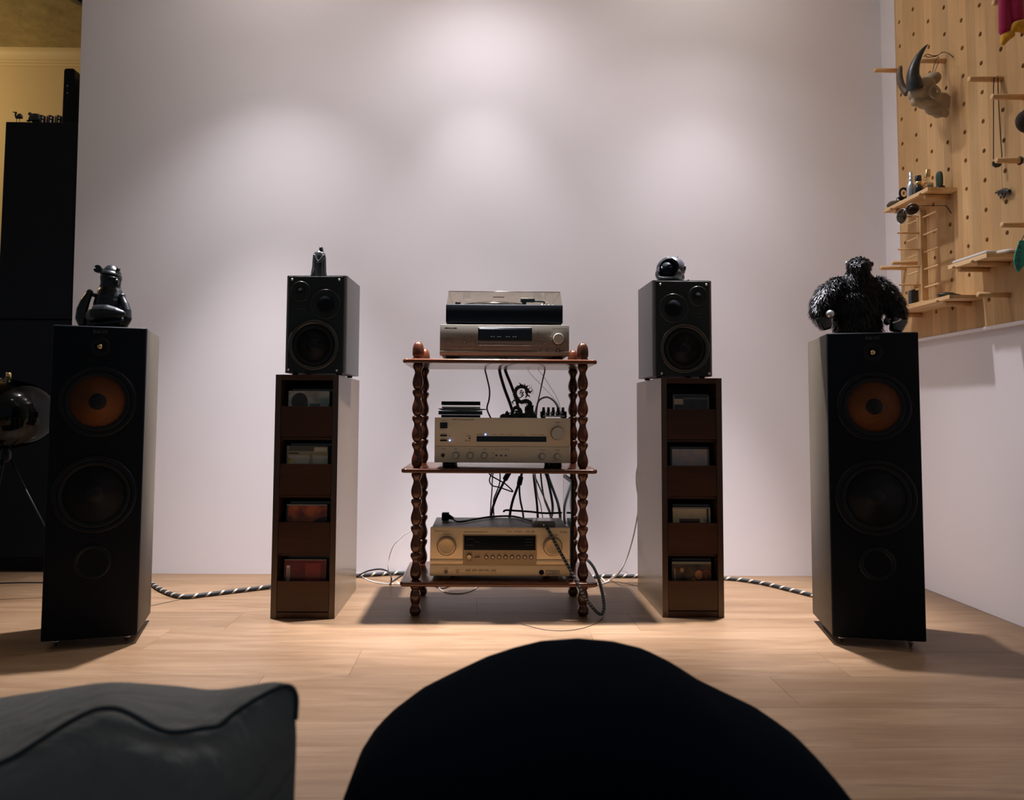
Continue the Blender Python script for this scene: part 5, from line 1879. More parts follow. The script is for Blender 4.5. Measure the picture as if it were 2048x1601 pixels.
h1 = boxy_hand(gx(372), gz(1225), -.034, 128*K4, radians(-14))
h2 = boxy_hand(gx(1555), gz(1250), -.034, 128*K4, radians(16))
q = MB()
q.ell((gx(428), -.052, gz(1090)), 68*K4, 20, 14)
q.build('thumb', 'silver', gl)
q = MB()
q.ell((gx(1375), -.040, gz(1190)), (52*K4, 50*K4, 62*K4), 18, 12)
q.build('thumb', 'black_gloss', gl)
q = MB()
q.tube([(gx(1420), -.0535, gz(1222)), (gx(1490), -.0545, gz(1200)), (gx(1555), -.054, gz(1165))], [.0024, .0017, .0028], 10)
q.build('knuckle_strip', 'white_card', gl)
for u, s_ in ((842, -1), (1252, 1)):
    q = MB()
    q.ell((gx(u), -.006, gz(222)), (30*K4, 22*K4, 42*K4), 14, 10)
    q.build('ear', 'silver' if s_ < 0 else 'fur', gl)  # left ear in bright metal stands in for the highlight on it
q = MB()
q.ell((gx(1035), -.0435, gz(285)), (80*K4, 30*K4, 60*K4), 16, 10)
q.build('face', 'black', gl)
q = MB()
for u in (1002, 1072):
    q.ell((gx(u), -.0485, gz(262)), (10*K4, 8*K4, 10*K4), 10, 8)
q.build('eyes', 'black_gloss', gl)

# ============================================================ things on the pegboard
# ---- horned skull
sk = thing('horned_skull', 'small animal skull with a big dark horn hanging from a peg by a cord', 'skull', tuple(at(1858, 240, 2.505)))
SY = 2.472
sp_ = lambda u, v, d=0: at(1740+u/4.708, v/4.708, SY+d)
k5 = 1/4.708/F_PX*SY
q = MB()
for u, v, d, rx, ry, rz in ((590, 740, 0, 75, 85, 62), (500, 810, 0, 105, 110, 80), (450, 880, 0, 85, 105, 75), (540, 880, 0, 110, 95, 80), (600, 930, 0, 110, 80, 70), (530, 970, 0, 100, 70, 60), (600, 1030, 0, 85, 55, 60),
                           (690, 960, 0, 60, 70, 90), (680, 1050, 0, 60, 55, 55), (640, 1075, 0, 50, 45, 40), (715, 1080, 0, 25, 40, 28), (430, 960, 0, 45, 60, 40)):
    q.ell(sp_(u, v, d), (rx*k5, ry*k5*.95, rz*k5), 18, 12)
q.tube([sp_(600, 800, -.042), sp_(650, 850, -.044), sp_(650, 900, -.042), sp_(610, 925, -.040)], 16*k5, 8)
q.tube([sp_(610, 925, -.040), sp_(570, 890, -.040), sp_(570, 840, -.040), sp_(600, 800, -.042)], 15*k5, 8)
sub = MB()
sub.ell(sp_(607, 868, 0), (40*k5, .075, 40*k5), 18, 12)
sub.ell(sp_(560, 1130, 0), (40*k5, 24*k5, 46*k5), 14, 10)
sk_b = blob('cranium', 'bone', sk, q, .0022, 14, sub)
LI = Matrix.Translation(sk.location).inverted()
sk_b.data.transform(LI)
q = MB()
q.tube([sp_(425, 840, -.030), sp_(412, 770, -.034), sp_(405, 700, -.036), sp_(425, 610, -.040), sp_(465, 520, -.044), sp_(510, 455, -.046), sp_(546, 416, -.047)], [76*k5, 68*k5, 56*k5, 42*k5, 28*k5, 14*k5, 2*k5], 18)
q.build('horn', 'horn', sk, world=True)
q = MB()
q.tube([sp_(352, 880, .040), sp_(320, 840, .050), sp_(290, 780, .056), sp_(278, 710, .058), sp_(285, 640, .058), sp_(290, 622, .058)], [34*k5, 33*k5, 31*k5, 29*k5, 20*k5, 8*k5], 14)
q.build('horn', 'horn_brown', sk, world=True)
q = MB()
for k in range(7):
    t = k/6
    c = sp_(742-8*t, 915+100*t, -.012)
    q.ell(c, (16*k5, 20*k5, 12*k5), 10, 8)
q.build('teeth', 'bone', sk, world=True)
q = MB()
PD = C_(3)-SY
q.tube([sp_(585, 690), sp_(605, 610, PD*.6), sp_(628, 555, PD-.012), sp_(640, 538, PD-.006), sp_(648, 538, PD+.006), sp_(640, 600, PD*.7), sp_(605, 685)], .0011, 6)
q.tube([sp_(505, 535, PD-.011), sp_(540, 512, PD-.011), sp_(590, 525, PD-.011), sp_(640, 520, PD-.011), sp_(685, 492, PD-.011), sp_(740, 505, -.004), sp_(785, 542, -.017)], .0013, 6)
q.tube([sp_(640, 522, PD-.011), sp_(600, 535, PD-.011), sp_(545, 538, PD-.011), sp_(520, 525, PD-.011)], .0012, 6)
q.build('cord', 'cable_black', sk, world=True)

# ---- necklace of black beads, and the hanging animal charm
nk = thing('bead_necklace', 'long black beaded necklace with a half-moon pendant hanging from a peg', 'necklace', tuple(at(1995, 322, C_(6))))
YN = C_(6)
q = MB()
pa = [at(1996, 153, YN+.0), at(1988, 157, YN-.010), at(1987, 175, YN-.011), at(1987, 220, YN-.006), at(1987, 270, YN-.002), at(1987, 320, YN)]
pb2 = [at(1996, 153, YN+.0), at(1996, 158, YN-.010), at(1996, 175, YN-.011), at(1998, 220, YN-.006), at(2001, 270, YN-.002), at(2004, 312, YN), at(2001, 326, YN)]
for pts in (pa, pb2):
    d = [Vector(p) for p in pts]
    for i in range(len(d)-1):
        n = max(2, int((d[i+1]-d[i]).length/.0036))
        for k in range(n):
            q.ell(d[i].lerp(d[i+1], k/n), .0019, 6, 4)
q.build('beads', 'cable_black', nk, world=True)
q = MB()
c = at(1994, 326, YN)
pr = [(c.x-.0135, c.z+.004), (c.x+.0135, c.z+.002), (c.x+.0125, c.z-.006), (c.x+.007, c.z-.0125), (c.x-.002, c.z-.0145), (c.x-.0105, c.z-.011), (c.x-.0145, c.z-.004)]
q.prism(pr, YN-.003, YN+.003, 'y')
q.build('pendant', 'horn', nk, world=True)
ch = thing('animal_charm', 'tiny black four-legged animal charm hanging on a thin cord', 'charm', (1.5895, YN, 1.325))
kc = YN/F_PX


def cc(u, v):
    """points of the charm, which lies flat against the board"""
    d = at(1940+u/6.157, 160+v/6.157, 1)-EYE
    return EYE+d*(1.5895/d.x)



q = MB()
caps(q, [cc(380, 1378), cc(430, 1366), cc(482, 1374)], [.0074, .0088, .0070], 4, .8)
caps(q, [cc(375, 1375), cc(335, 1385), cc(312, 1395)], [.0048, .0038, .0024], 4, .8)
for pts in ([(360, 1385), (350, 1415), (378, 1440), (376, 1458)], [(385, 1390), (400, 1430), (418, 1452)], [(470, 1385), (480, 1405), (492, 1408)], [(440, 1390), (425, 1425), (412, 1450)]):
    caps(q, [cc(u, v) for u, v in pts], [.0034, .0027, .0022, .0018][:len(pts)], 4)
caps(q, [cc(490, 1365), cc(500, 1345), cc(512, 1330)], [.0018, .0012, .0007], 4)
caps(q, [cc(330, 1378), cc(318, 1360)], [.0014, .0008], 3)
caps(q, [cc(350, 1372), cc(342, 1352)], [.0014, .0008], 3)
b_ = blob('body', 'pewter', ch, q, .0009, 2)
b_.data.transform(Matrix.Translation(ch.location).inverted())
MB().torus(tuple(cc(397, 1333)), .0018, .0005, 'y', 14, 6).build('ring', 'steel', ch, world=True)
MB().tube([at(2000, 152, YN+.002), at(2002, 170, YN-.008), at(2002, 250, YN), cc(390, 1050), cc(396, 1325)], .0005, 6).build('cord', 'cable_brown', ch, world=True)
# hair tie, pouch, pennant and plush at the right edge
tag(MB().torus((1.580, C_(7), R_(8)), .0108, .0024, 'x', 24, 8).build('hair_tie', 'cable_black'), 'black band slipped over the peg in front of the necklace pendant', 'hair tie')
YP = 2.0487
peg(YP, R_(7), at(2050, 220, YP).x, 'wooden peg at the very right edge that holds the dark wool pouch')
peg(YP, R_(10), at(2052, 420, YP).x, 'wooden peg at the very right edge that holds the teal pennant')
wp = thing('wool_pouch', 'round dark brown woolly pouch cut off by the right edge of the picture', 'pouch', tuple(at(2052, 268, YP)))
q = MB()
c = at(2056, 243, YP)
q.ell(c, (.0345, .022, .034), 20, 14)
q.ell(c+Vector((0, 0, .022)), (.014, .012, .020), 16, 10)
b_ = blob('body', 'brown_wool', wp, q, .0025, 3)
b_.data.transform(Matrix.Translation(wp.location).inverted())
tp = R_(7)+.0086
MB().tube([c+Vector((0, 0, .036)), Vector((c.x+.002, YP-.011, tp-.014)), Vector((c.x+.003, YP-.0095, tp-.002)), Vector((c.x+.003, YP, tp+.0008)), Vector((c.x+.003, YP+.0095, tp-.002)), c+Vector((.001, .006, .038))], .0010, 6).build('loop', 'cable_black', wp, world=True)
tn = thing('teal_pennant', 'teal cloth pennant with dark brush characters at the right edge', 'pennant', tuple(at(2040, 545, YP)))
tq = lambda u, v: at(1880+u/9.417, 460+v/9.417, YP)
q = MB()
oc = [(1488, 215), (1500, 300), (1560, 250), (1700, 330), (1740, 500), (1620, 720), (1480, 800), (1450, 790), (1385, 600), (1420, 420), (1475, 280)]
oc = [(1475, 280), (1490, 205), (1640, 195), (1760, 300), (1745, 470), (1640, 620), (1520, 740), (1478, 800), (1440, 770), (1385, 590), (1420, 420)]
q.prism([(tq(u, v).x, tq(u, v).z) for u, v in oc], YP-.0015, YP+.0015, 'y')
q.build('cloth', 'teal_cloth', tn, world=True)
q = MB()
for t_, u, v in (('天', 1490, 340), ('己', 1478, 460), ('乏', 1470, 580), ('方', 1462, 700)):
    text_mb(q, t_, tq(u, v).x, tq(u, v).z, YP-.0021, .0165, depth=.0004)
q.build('lettering', 'print_dark', tn, world=True)
tp = R_(10)+.0086
MB().tube([tq(1490, 212), tq(1530, 195)+Vector((0, -.002, 0)), Vector((at(2052, 420, YP).x+.012, YP-.0098, tp-.006)), Vector((at(2052, 420, YP).x+.012, YP, tp+.0008)), Vector((at(2052, 420, YP).x+.012, YP+.0098, tp-.006)), tq(1640, 200)], .0010, 6).build('hanging_loop', 'cable_black', tn, world=True)
pk = thing('pink_plush', 'hanging magenta plush with two furry legs and yellow feet at the top right corner', 'plush toy', tuple(at(2022, 80, 2.14)))
pq = lambda u, v, d=0: at(1920+u/8.0, v/8.0, 2.12+d)
q = MB()
caps(q, [pq(715, 480), pq(712, 250), pq(720, -60), pq(740, -300)], [.0168, .0172, .0180, .020], 8)
caps(q, [pq(915, 310, -.012), pq(900, 150, -.012), pq(890, -60, -.008), pq(860, -300)], [.0178, .0195, .0200, .022], 8)
q.ell(pq(800, -420), (.048, .034, .055), 20, 14)
b_ = blob('body', 'pink', pk, q, .0028, 4)
b_.data.transform(Matrix.Translation(pk.location).inverted())
q = MB()
caps(q, [pq(745, 545), pq(725, 610), pq(690, 690)], [.0135, .0130, .0075], 5)
caps(q, [pq(760, 590, -.006), pq(830, 560, -.012)], [.0110, .0085], 5)
b_ = blob('foot', 'yellow', pk, q, .0018, 3)
b_.data.transform(Matrix.Translation(pk.location).inverted())
q = MB()
caps(q, [pq(850, 490, -.016), pq(900, 420, -.018), pq(980, 400, -.018)], [.0085, .0150, .0160], 5)
caps(q, [pq(950, 450, -.022), pq(1010, 460, -.022)], [.0120, .0120], 4)
b_ = blob('foot', 'yellow', pk, q, .0018, 3)
b_.data.transform(Matrix.Translation(pk.location).inverted())
peg(C_(7), R_(3), 1.515, 'wooden peg hidden behind the magenta plush at the top right')

# ---- on the upper shelf
S1 = 1.3938+.0125
ue = thing('olive_stone', 'rough olive stone at the left end of the upper pegboard shelf', 'stone', (1.522, 2.716, S1))
q = MB()
q.ell((0, 0, .013), (.021, .018, .0135), 14, 10)
q.ell((.008, -.004, .015), (.014, .013, .012), 14, 10)
q.ell((-.010, .003, .010), (.013, .012, .010), 14, 10)
blob('body', 'stone', ue, q, .002, 2)
rf = thing('ring_ornament', 'black ornate figure with a beaded ring between stone and silver bottle', 'ornament', (1.530, 2.665, S1))
q = MB()
q.lathe([(.016, 0), (.017, .003), (.012, .007), (.006, .010), (.007, .018), (.004, .024)], (0, 0, 0), 'z', 16)
for k in range(16):
    a = 2*pi*k/16
    q.ell((.003+.0145*cos(a), 0, .040+.018*sin(a)), .0042, 10, 6)
q.torus((.003, 0, .040), .0145, .0032, 'y', 24, 8, sz=1.24)
for px_, pz_ in ((-.012, .016), (-.016, .021), (.010, .014), (.015, .020), (-.008, .024)):
    q.ell((px_, -.004, pz_), .005, 10, 6)
q.torus((-.019, -.002, .017), .006, .0012, 'y', 18, 6)
q.build('body', 'black', rf)


def bottle(x, y, label):
    return thing('perfume_bottle', label, 'bottle', (x, y, S1))


b1 = thing('spray_bottle', 'silver aluminium spray bottle, tallest silver thing on the upper shelf', 'bottle', (1.527, 2.608, S1))
MB().lathe([(.0125, 0), (.0142, .002), (.0142, .050), (.0128, .057), (.0085, .063), (.0080, .066)], (0, 0, 0), 'z', 28).build('body', 'silver', b1)
MB().lathe([(.0078, .065), (.0084, .0665), (.0084, .080), (.0072, .0805), (.0072, .097), (.0062, .0985), (0, .0985)], (0, 0, 0), 'z', 24).build('spray_head', 'silver', b1)
b2 = bottle(1.530, 2.568, 'dark perfume bottle with a black cap and a gold collar')
MB().lathe([(.0155, 0), (.0165, .002), (.0165, .026), (.0150, .034), (.0105, .040)], (0, 0, 0), 'z', 28).build('body', 'perfume_dark', b2)
MB().lathe([(.0104, .0395), (.0122, .041), (.0122, .050), (.0104, .052)], (0, 0, 0), 'z', 24).build('collar', 'gold', b2)
MB().lathe([(.0108, .0515), (.0112, .053), (.0112, .071), (.0100, .073), (0, .073)], (0, 0, 0), 'z', 24).build('cap', 'black_gloss', b2)
b3 = bottle(1.536, 2.522, 'clear perfume bottle with a gold cap and a cream oval label')
MB().rbox(-.0165, .0165, -.010, .010, 0, .034, .006, 3).build('body', 'perfume_amber', b3)
MB().ell((0, -.0102, .018), (.0145, .0012, .0135), 20, 8).build('label', 'cream_label', b3)
q = MB()
text_mb(q, 'PARFUM', 0, .020, -.0116, .0048, depth=.0003)
text_mb(q, 'N 5', 0, .0145, -.0116, .0038, depth=.0003)
q.build('lettering', 'print_dark', b3)
MB().lathe([(.0085, .033), (.0065, .036), (.0065, .053), (.0075, .055)], (0, 0, 0), 'z', 20).build('neck', 'clear', b3)
MB().lathe([(.0088, .0545), (.0092, .056), (.0092, .078), (.0086, .079), (0, .079)], (0, 0, 0), 'z', 24).build('cap', 'gold', b3)
q = MB().torus((-.014, -.006, .046), .006, .0016, 'y', 20, 6)
q.build('charm_ring', 'gold', b3)
ca = thing('cactus_figure', 'small dark green cactus in a black base at the right end of the upper shelf', 'cactus', (1.5575, 2.490, S1))
q = MB()
vs_, fs = [], []
pf = [(.0085, .008), (.0098, .016), (.0104, .030), (.0104, .044), (.0098, .053), (.0075, .060), (.0035, .0635)]
for r, z in pf:
    for k in range(28):
        a = 2*pi*k/28
        rr = r*(1+.09*cos(a*7))
        vs_.append((rr*cos(a), rr*sin(a), z))
for i in range(len(pf)-1):
    for k in range(28):
        m = (k+1) % 28
        fs.append((i*28+k, i*28+m, (i+1)*28+m, (i+1)*28+k))
fs.append([(len(pf)-1)*28+k for k in range(28)])
q.add(vs_, fs, 0, True)
q.build('stem', 'cactus', ca)
MB().lathe([(.0155, 0), (.0175, .003), (.0160, .009), (.0105, .013), (0, .013)], (0, 0, 0), 'z', 24).build('base', 'black', ca)

# ---- dowel rack on the lowest shelf, sunglasses on it
S3 = 1.0074+.0125
dk = thing('dowel_rack', 'small wooden stand with rows of thin dowels on the lowest pegboard shelf', 'stand', (1.54, 2.572, S3))
B = dict(parent=dk, world=True)
MB().rbox(1.518, 1.575, 2.535, 2.690, S3, S3+.0105, .001, 1).build('base', 'pine_y', **B)
MB().rbox(1.529, 1.5515, 2.560, 2.5835, S3+.0105, 1.3560, .0008, 1).build('post', 'pine', **B)
for z in (1.334, 1.275, 1.2165, 1.154, 1.0905):
    MB().lathe([(0, -.076), (.0022, -.076), (.003, -.075), (.003, .0)], (1.5295, 2.572, z), 'x', 12).build('dowel', 'pine_x', **B)
for z in (1.328, 1.265, 1.203, 1.1435, 1.080):
    MB().lathe([(0, -.088), (.0024, -.088), (.0034, -.0865), (.0034, .0865), (.0024, .088), (0, .088)], (1.5400, 2.572, z), 'y', 12).build('dowel', 'pine_y', **B)
sg = thing('sunglasses', 'grey round sunglasses hanging on the dowel rack under the upper shelf', 'sunglasses', (1.458, 2.515, 1.318))
SGX = 1.458
q = MB()


def lens(c, ry, rz, name):
    MB().lathe([(0, -.0006), (.0225, -.0006), (.0225, .0006), (0, .0006)], (0, 0, 0), 'x', 30, sx=1, sy=1)
    m = MB().lathe([(0, -.0006), (.0205, -.0006), (.0205, .0006), (0, .0006)], (0, 0, 0), 'x', 30)
    rim_ = MB().torus((0, 0, 0), .0208, .0009, 'x', 36, 6)
    R = Matrix.Translation(c) @ Matrix.Rotation(radians(name), 4, 'Z')
    for b in (m, rim_):
        b.v = [tuple(R @ Vector((p[0], p[1]*ry, p[2]*rz))) for p in b.v]
    m.build('lens', 'lens', sg, world=True)
    rim_.build('rim', 'steel', sg, world=True)


l1 = at(1825, 419, 2.496)
l2 = at(1803.5, 433, 2.545)
lens(l1, 1, .98, 52)
lens(l2, 1, 1.28, 20)
MB().tube([at(1816, 424, 2.508), at(1811, 419, 2.516), at(1807, 424, 2.53)], .0009, 6).build('bridge', 'steel', sg, world=True)
MB().tube([at(1836, 412, 2.482), at(1860, 411.5, 2.482), at(1888, 411.5, 2.482), at(1893, 413, 2.482), at(1898, 420, 2.476), at(1902.5, 427, 2.472)], [.0009, .0010, .0010, .0013, .0016, .0014], 8).build('temple', 'cable_black', sg, world=True)
MB().tube([at(1800, 433, 2.552), at(1815, 433, 2.556), at(1840, 433, 2.60), at(1868, 437, 2.64), at(1875, 441, 2.645)], [.0009, .0010, .0010, .0014, .0013], 8).build('temple', 'cable_black', sg, world=True)
sq = thing('square_perfume', 'square black perfume flask with a gold cap standing behind the dowels', 'bottle', (1.5405, 2.622, S3+.0105))
MB().rbox(-.0205, .0205, -.011, .011, 0, .0495, .002, 2).build('body', 'perfume_dark', sq)
MB().rbox(-.015, .015, -.0114, -.0108, .006, .043, .0002, 1).build('label', 'horn', sq)
MB().lathe([(.006, .049), (.006, .052)], (0, 0, 0), 'z', 16).build('neck', 'gold', sq)
MB().rbox(-.010, .010, -.009, .009, .0515, .071, .0015, 2).build('cap', 'gold', sq)
bs = thing('leather_case', 'flat dark oval leather case at the right end of the lowest shelf', 'case', (1.530, 2.415, S3))
q = MB()
q.ell((-.008, 0, .0095), (.030, .024, .0095), 20, 12)
q.ell((.010, .0, .007), (.030, .022, .007), 20, 12)
blob('body', 'horn', bs, q, .002, 3)
MB().tube([(.034, -.012, .004), (.048, -.014, .0055), (.058, -.014, .0035), (.062, -.013, .0018)], [.003, .003, .002, .0014], 8).build('strap', 'black', bs)
# ---- on the right-hand shelf
S2 = 1.1018+.0125
wb = thing('white_slab', 'long white rounded slab lying along the front of the right-hand shelf', 'box', (1.507, 2.255, S2))
MB().rbox(-.0155, .0185, -.083, .080, 0, .0105, .005, 4).build('body', 'white_card', wb)
wc = thing('white_pouch', 'folded white cloth on the right-hand shelf behind the slab', 'cloth', (1.562, 2.225, S2))
q = MB()
q.ell((0, 0, .007), (.034, .055, .008), 20, 12)
q.ell((.008, -.02, .0095), (.026, .036, .0095), 20, 12)
q.ell((-.006, .03, .0065), (.024, .030, .007), 20, 12)
blob('body', 'white_card', wc, q, .0025, 3)

# ============================================================ left: cabinet, lamp, hall
CT = 1.797
cbt = thing('tall_cabinet', 'tall black cabinet beside the free end of the white wall', 'cabinet', (-1.80, 2.96, 0))
B = dict(parent=cbt, world=True)
CX0, CX1, CYF, CYB = -1.9385, -1.632, 2.955, 3.33
MB().box(CX0-.55, CX1, CYF+.018, CYB, .055, .955).build('lower_body', 'cabinet', **B)
MB().box(CX0, CX1, CYF+.018, CYB, .955, CT).build('upper_body', 'cabinet', **B)
MB().box(CX0-.54, CX1-.005, CYF+.045, CYB, 0, .055).build('plinth', 'cabinet', **B)
for a, b_, z0, z1 in ((CX0, CX1, .995, CT-.003), (CX0-.09, CX1, .06, .989), (CX0-.55, CX0-.094, .06, .952)):
    MB().rbox(a+.0015, b_-.0015, CYF, CYF+.0175, z0, z1, .0015, 1).build('door', 'cabinet', **B)
cz = CT
rt = thing('router', 'tall slim black router with tiny lights on the cabinet top', 'router', (-1.690, 3.0, cz))
ra, rb_ = at(126, 137, 2.975), at(146, 137, 2.975)
q = MB()
xl, xr_ = at(124.5, 240, 2.975).x, at(146, 240, 2.975).x
q.prism([(xl, cz), (xr_+.022, cz), (xr_+.018, ra.z), (xl+.002, ra.z-.003), (xl-.003, ra.z-.012)][::1], 2.975, 2.976, 'y')
q = MB()
bm = bmesh.new()
bmesh.ops.create_cube(bm, size=1)
for v in bm.verts:
    v.co = Vector(((xl+xr_)/2+v.co.x*(xr_-xl), 3.045+v.co.y*.14, (cz+ra.z)/2+v.co.z*(ra.z-cz)))
ed = [e for e in bm.edges if abs(e.verts[0].co.y-e.verts[1].co.y) > .1 and e.verts[0].co.z > cz+.05]
bmesh.ops.bevel(bm, geom=ed, offset=.010, segments=4, profile=.5, affect='EDGES')
q.bm(bm).build('body', 'black', rt, world=True)
for i, py in enumerate((171.5, 176, 181, 186, 195, 200)):
    c = at(135, py, 2.975)
    q = MB().lathe([(.0012, .0005), (.0012, -.0008), (0, -.0008)], (c.x, 2.975, c.z), 'y', 10)
    q.build('indicator', 'led_small' if i in (0, 3) else 'print_grey', rt, world=True)
# little things along the front edge of the cabinet
YC = 2.972
os_ = thing('bird_figurine', 'tiny long-necked bird figurine at the left end of the cabinet top', 'figurine', tuple(at(36, 241, YC)))
os_.location.z = cz
f_ = lambda u, v: at(u/10, 120+v/10, YC)
q = MB()
caps(q, [f_(355, 1140), f_(395, 1125), f_(430, 1150)], [.0075, .0108, .006], 5, .8)
caps(q, [f_(330, 1145), f_(305, 1115), f_(310, 1080), f_(318, 1060)], [.006, .004, .0034, .005], 5, .8)
caps(q, [f_(318, 1060), f_(290, 1052), f_(255, 1035)], [.0052, .003, .0014], 5, .8)
for u in (332, 388):
    caps(q, [f_(u, 1160), f_(u+2, 1195), Vector((f_(u+2, 1205).x, YC, cz+.0012))], [.0022, .0016, .0016], 4)
b_ = blob('body', 'horn', os_, q, .0012, 2)
b_.data.transform(Matrix.Translation(os_.location).inverted())
cr = thing('animal_figurine', 'small dark crouching figurine beside the bird on the cabinet top', 'figurine', (at(65, 240, YC).x, YC+.01, cz))
q = MB()
o_ = lambda u, v: Vector((f_(u, v).x-cr.location.x, 0, max(.004, f_(u, v).z-cz)))
caps(q, [o_(570, 1065), o_(590, 1080)], [.008, .006], 3)
caps(q, [o_(600, 1120), o_(660, 1110), o_(730, 1110)], [.010, .0125, .011], 5)
caps(q, [o_(580, 1160), o_(560, 1190), o_(520, 1200)], [.009, .006, .004], 4)
caps(q, [o_(640, 1170), o_(740, 1160)], [.012, .013], 4)
blob('body', 'horn', cr, q, .0013, 3)
for px, rz, m_, lb in ((82, 30, 'dark_green', 'dark green little box with pale writing on the cabinet top'), (98.5, 32, 'red_card', 'red and blue little box in the middle of the row on the cabinet top'), (115, 32, 'yellow_card', 'tan little box beside the router on the cabinet top')):
    c = at(px, 240, YC+.012)
    t = thing('small_box', lb, 'box', (c.x, YC+.018, cz), radians(-rz), 'small boxes on the cabinet')
    MB().rbox(-.0105, .0105, -.010, .010, 0, .037, .001, 1).build('box_body', 'cd_case', t)
    MB().rbox(-.0095, .0095, -.0106, -.0098, .003, .034, .0002, 1).build('front_print', m_, t)
    q = MB()
    q.box(.0100, .0109, -.006, -.001, .004, .016)
    q.box(.0100, .0109, -.005, .0, .023, .031)
    q.build('side_print', 'white_card', t)
    if m_ == 'dark_green':
        q = MB()
        rt_ = Matrix.Rotation(pi/2, 3, 'Y')
        text_mb(q, 'TAXI', -.004, .019, -.0112, .008, rot=rt_, depth=.0003)
        text_mb(q, 'TOYS', .004, .019, -.0112, .007, rot=rt_, depth=.0003)
        q.build('lettering', 'print_light', t)
    elif m_ == 'red_card':
        MB().box(-.0095, .0095, -.0110, -.0105, .003, .014).build('blue_band', pbr('blue_card', (.02, .03, .12), .5), t)
    else:
        q = MB()
        for zz_ in (.008, .014, .020, .026):
            q.box(-.004, .007, -.0110, -.0105, zz_, zz_+.003)
        q.build('print_bars', 'print_dark', t)
# hall spotlight
hs = thing('ceiling_spotlight', 'black ceiling spotlight cut off by the top left edge of the picture', 'spotlight', tuple(at(152, 0, 3.3)))
hs.location.z = CEIL
B = dict(parent=hs, world=True)
c = at(150, -6, 3.3)
q = MB()
bm = bmesh.new()
bmesh.ops.create_cone(bm, cap_ends=True, segments=28, radius1=.042, radius2=.042, depth=.13)
q.bm(bm, 0, True, Matrix.Translation((c.x+.020, 3.3, c.z+.045)) @ Matrix.Rotation(radians(24), 4, 'Y'))
q.build('lamp_head', 'black', auto=40, **B)
MB().tube([(c.x+.02, 3.3, c.z+.06), (c.x+.02, 3.3, CEIL-.012)], .009, 12, sub=1).build('stem', 'black', **B)
MB().lathe([(.035, CEIL-.014), (.035, CEIL-.001)], (c.x+.02, 3.3, 0), 'z', 24).build('ceiling_rose', 'black', **B)
# tripod lamp
LY = 2.50
lp = thing('tripod_lamp', 'tripod floor lamp with a smoked glass globe, left of the left floor speaker', 'lamp', (at(15, 830, LY).x, LY, 0))
lc = at(15, 829, LY)
q = MB()
n_, rx, rz_ = 22, .142, .114
pr = []
for k in range(n_+1):
    a = -pi/2+pi*k/n_
    e = 1.0
    pr.append((max(.022, rx*cos(a)**.92 if cos(a) > 0 else 0), lc.z+rz_*sin(a)))
q.lathe(pr, (lc.x, LY, 0), 'z', 48)
q.build('glass_globe', 'lamp_glass', lp, world=True)
q = MB()
q.lathe([(.015, lc.z+.075), (.045, lc.z+.068), (.070, lc.z+.045), (.080, lc.z+.015), (.082, lc.z-.012), (.078, lc.z-.014), (.070, lc.z+.012), (.058, lc.z+.04), (.015, lc.z+.06)], (lc.x-.006, LY, 0), 'z', 40)
q.build('inner_reflector', 'black_gloss', lp, world=True)
q = MB()
for k in range(40):
    a = 2*pi*k/40
    q.tube([(lc.x+.088*cos(a), LY+.088*sin(a), lc.z-.012), (lc.x+.092*cos(a), LY+.092*sin(a), lc.z-.038), (lc.x+.075*cos(a), LY+.075*sin(a), lc.z-.068)], .0013, 5, sub=2)
q.build('ribbed_diffuser', pbr('olive_glass_ribs', (.05, .06, .04), .3), lp, world=True)
q = MB().ell(at(4, 776, LY), (.040, .040, .034), 28, 18)
q.build('neck_knob', 'black_gloss', lp, world=True)
cfi = at(17, 752, LY)
MB().lathe([(.0085, -.012), (.0085, .009), (.007, .0105), (0, .0105)], (cfi.x, LY, cfi.z), 'z', 18).build('finial', 'brass', lp, world=True)
cst = at(16, 912, LY)
MB().lathe([(.012, cst.z-.020), (.016, cst.z-.015), (.016, cst.z+.010), (.010, cst.z+.022), (.010, cst.z+.042)], (lc.x, LY, 0), 'z', 20).build('hub', 'black', lp, world=True)
for a in (20, 140, 260):
    a = radians(a)
    MB().tube([(lc.x+.010*cos(a), LY+.010*sin(a), cst.z-.005), (lc.x+.235*cos(a), LY+.235*sin(a), .001)], [.0042, .0036], 10, sub=1).build('leg', 'black', lp, world=True)

# ============================================================ foreground: pouf and cushion, out of focus
pf_ = thing('black_pouf', 'rounded black fabric pouf in the centre foreground, out of focus', 'pouf', (.13, .86, 0))
q = MB()
S_, Rg = 64, 30
sil = [(640, 1760), (662, 1680), (685, 1601), (712, 1530), (760, 1480), (830, 1432), (900, 1400), (975, 1366), (1040, 1345), (1100, 1330), (1180, 1324), (1260, 1331), (1330, 1348), (1390, 1378), (1450, 1417), (1510, 1445), (1570, 1472), (1630, 1512), (1668, 1556), (1700, 1601), (1735, 1680), (1760, 1760)]
top = [at(u, v, .86) for u, v in sil]
xs_ = [p.x for p in top]


def height(x):
    if x <= xs_[0]:
        return top[0].z
    for i in range(len(xs_)-1):
        if xs_[i] <= x <= xs_[i+1]:
            t = (x-xs_[i])/(xs_[i+1]-xs_[i])
            return top[i].z+(top[i+1].z-top[i].z)*t
    return top[-1].z


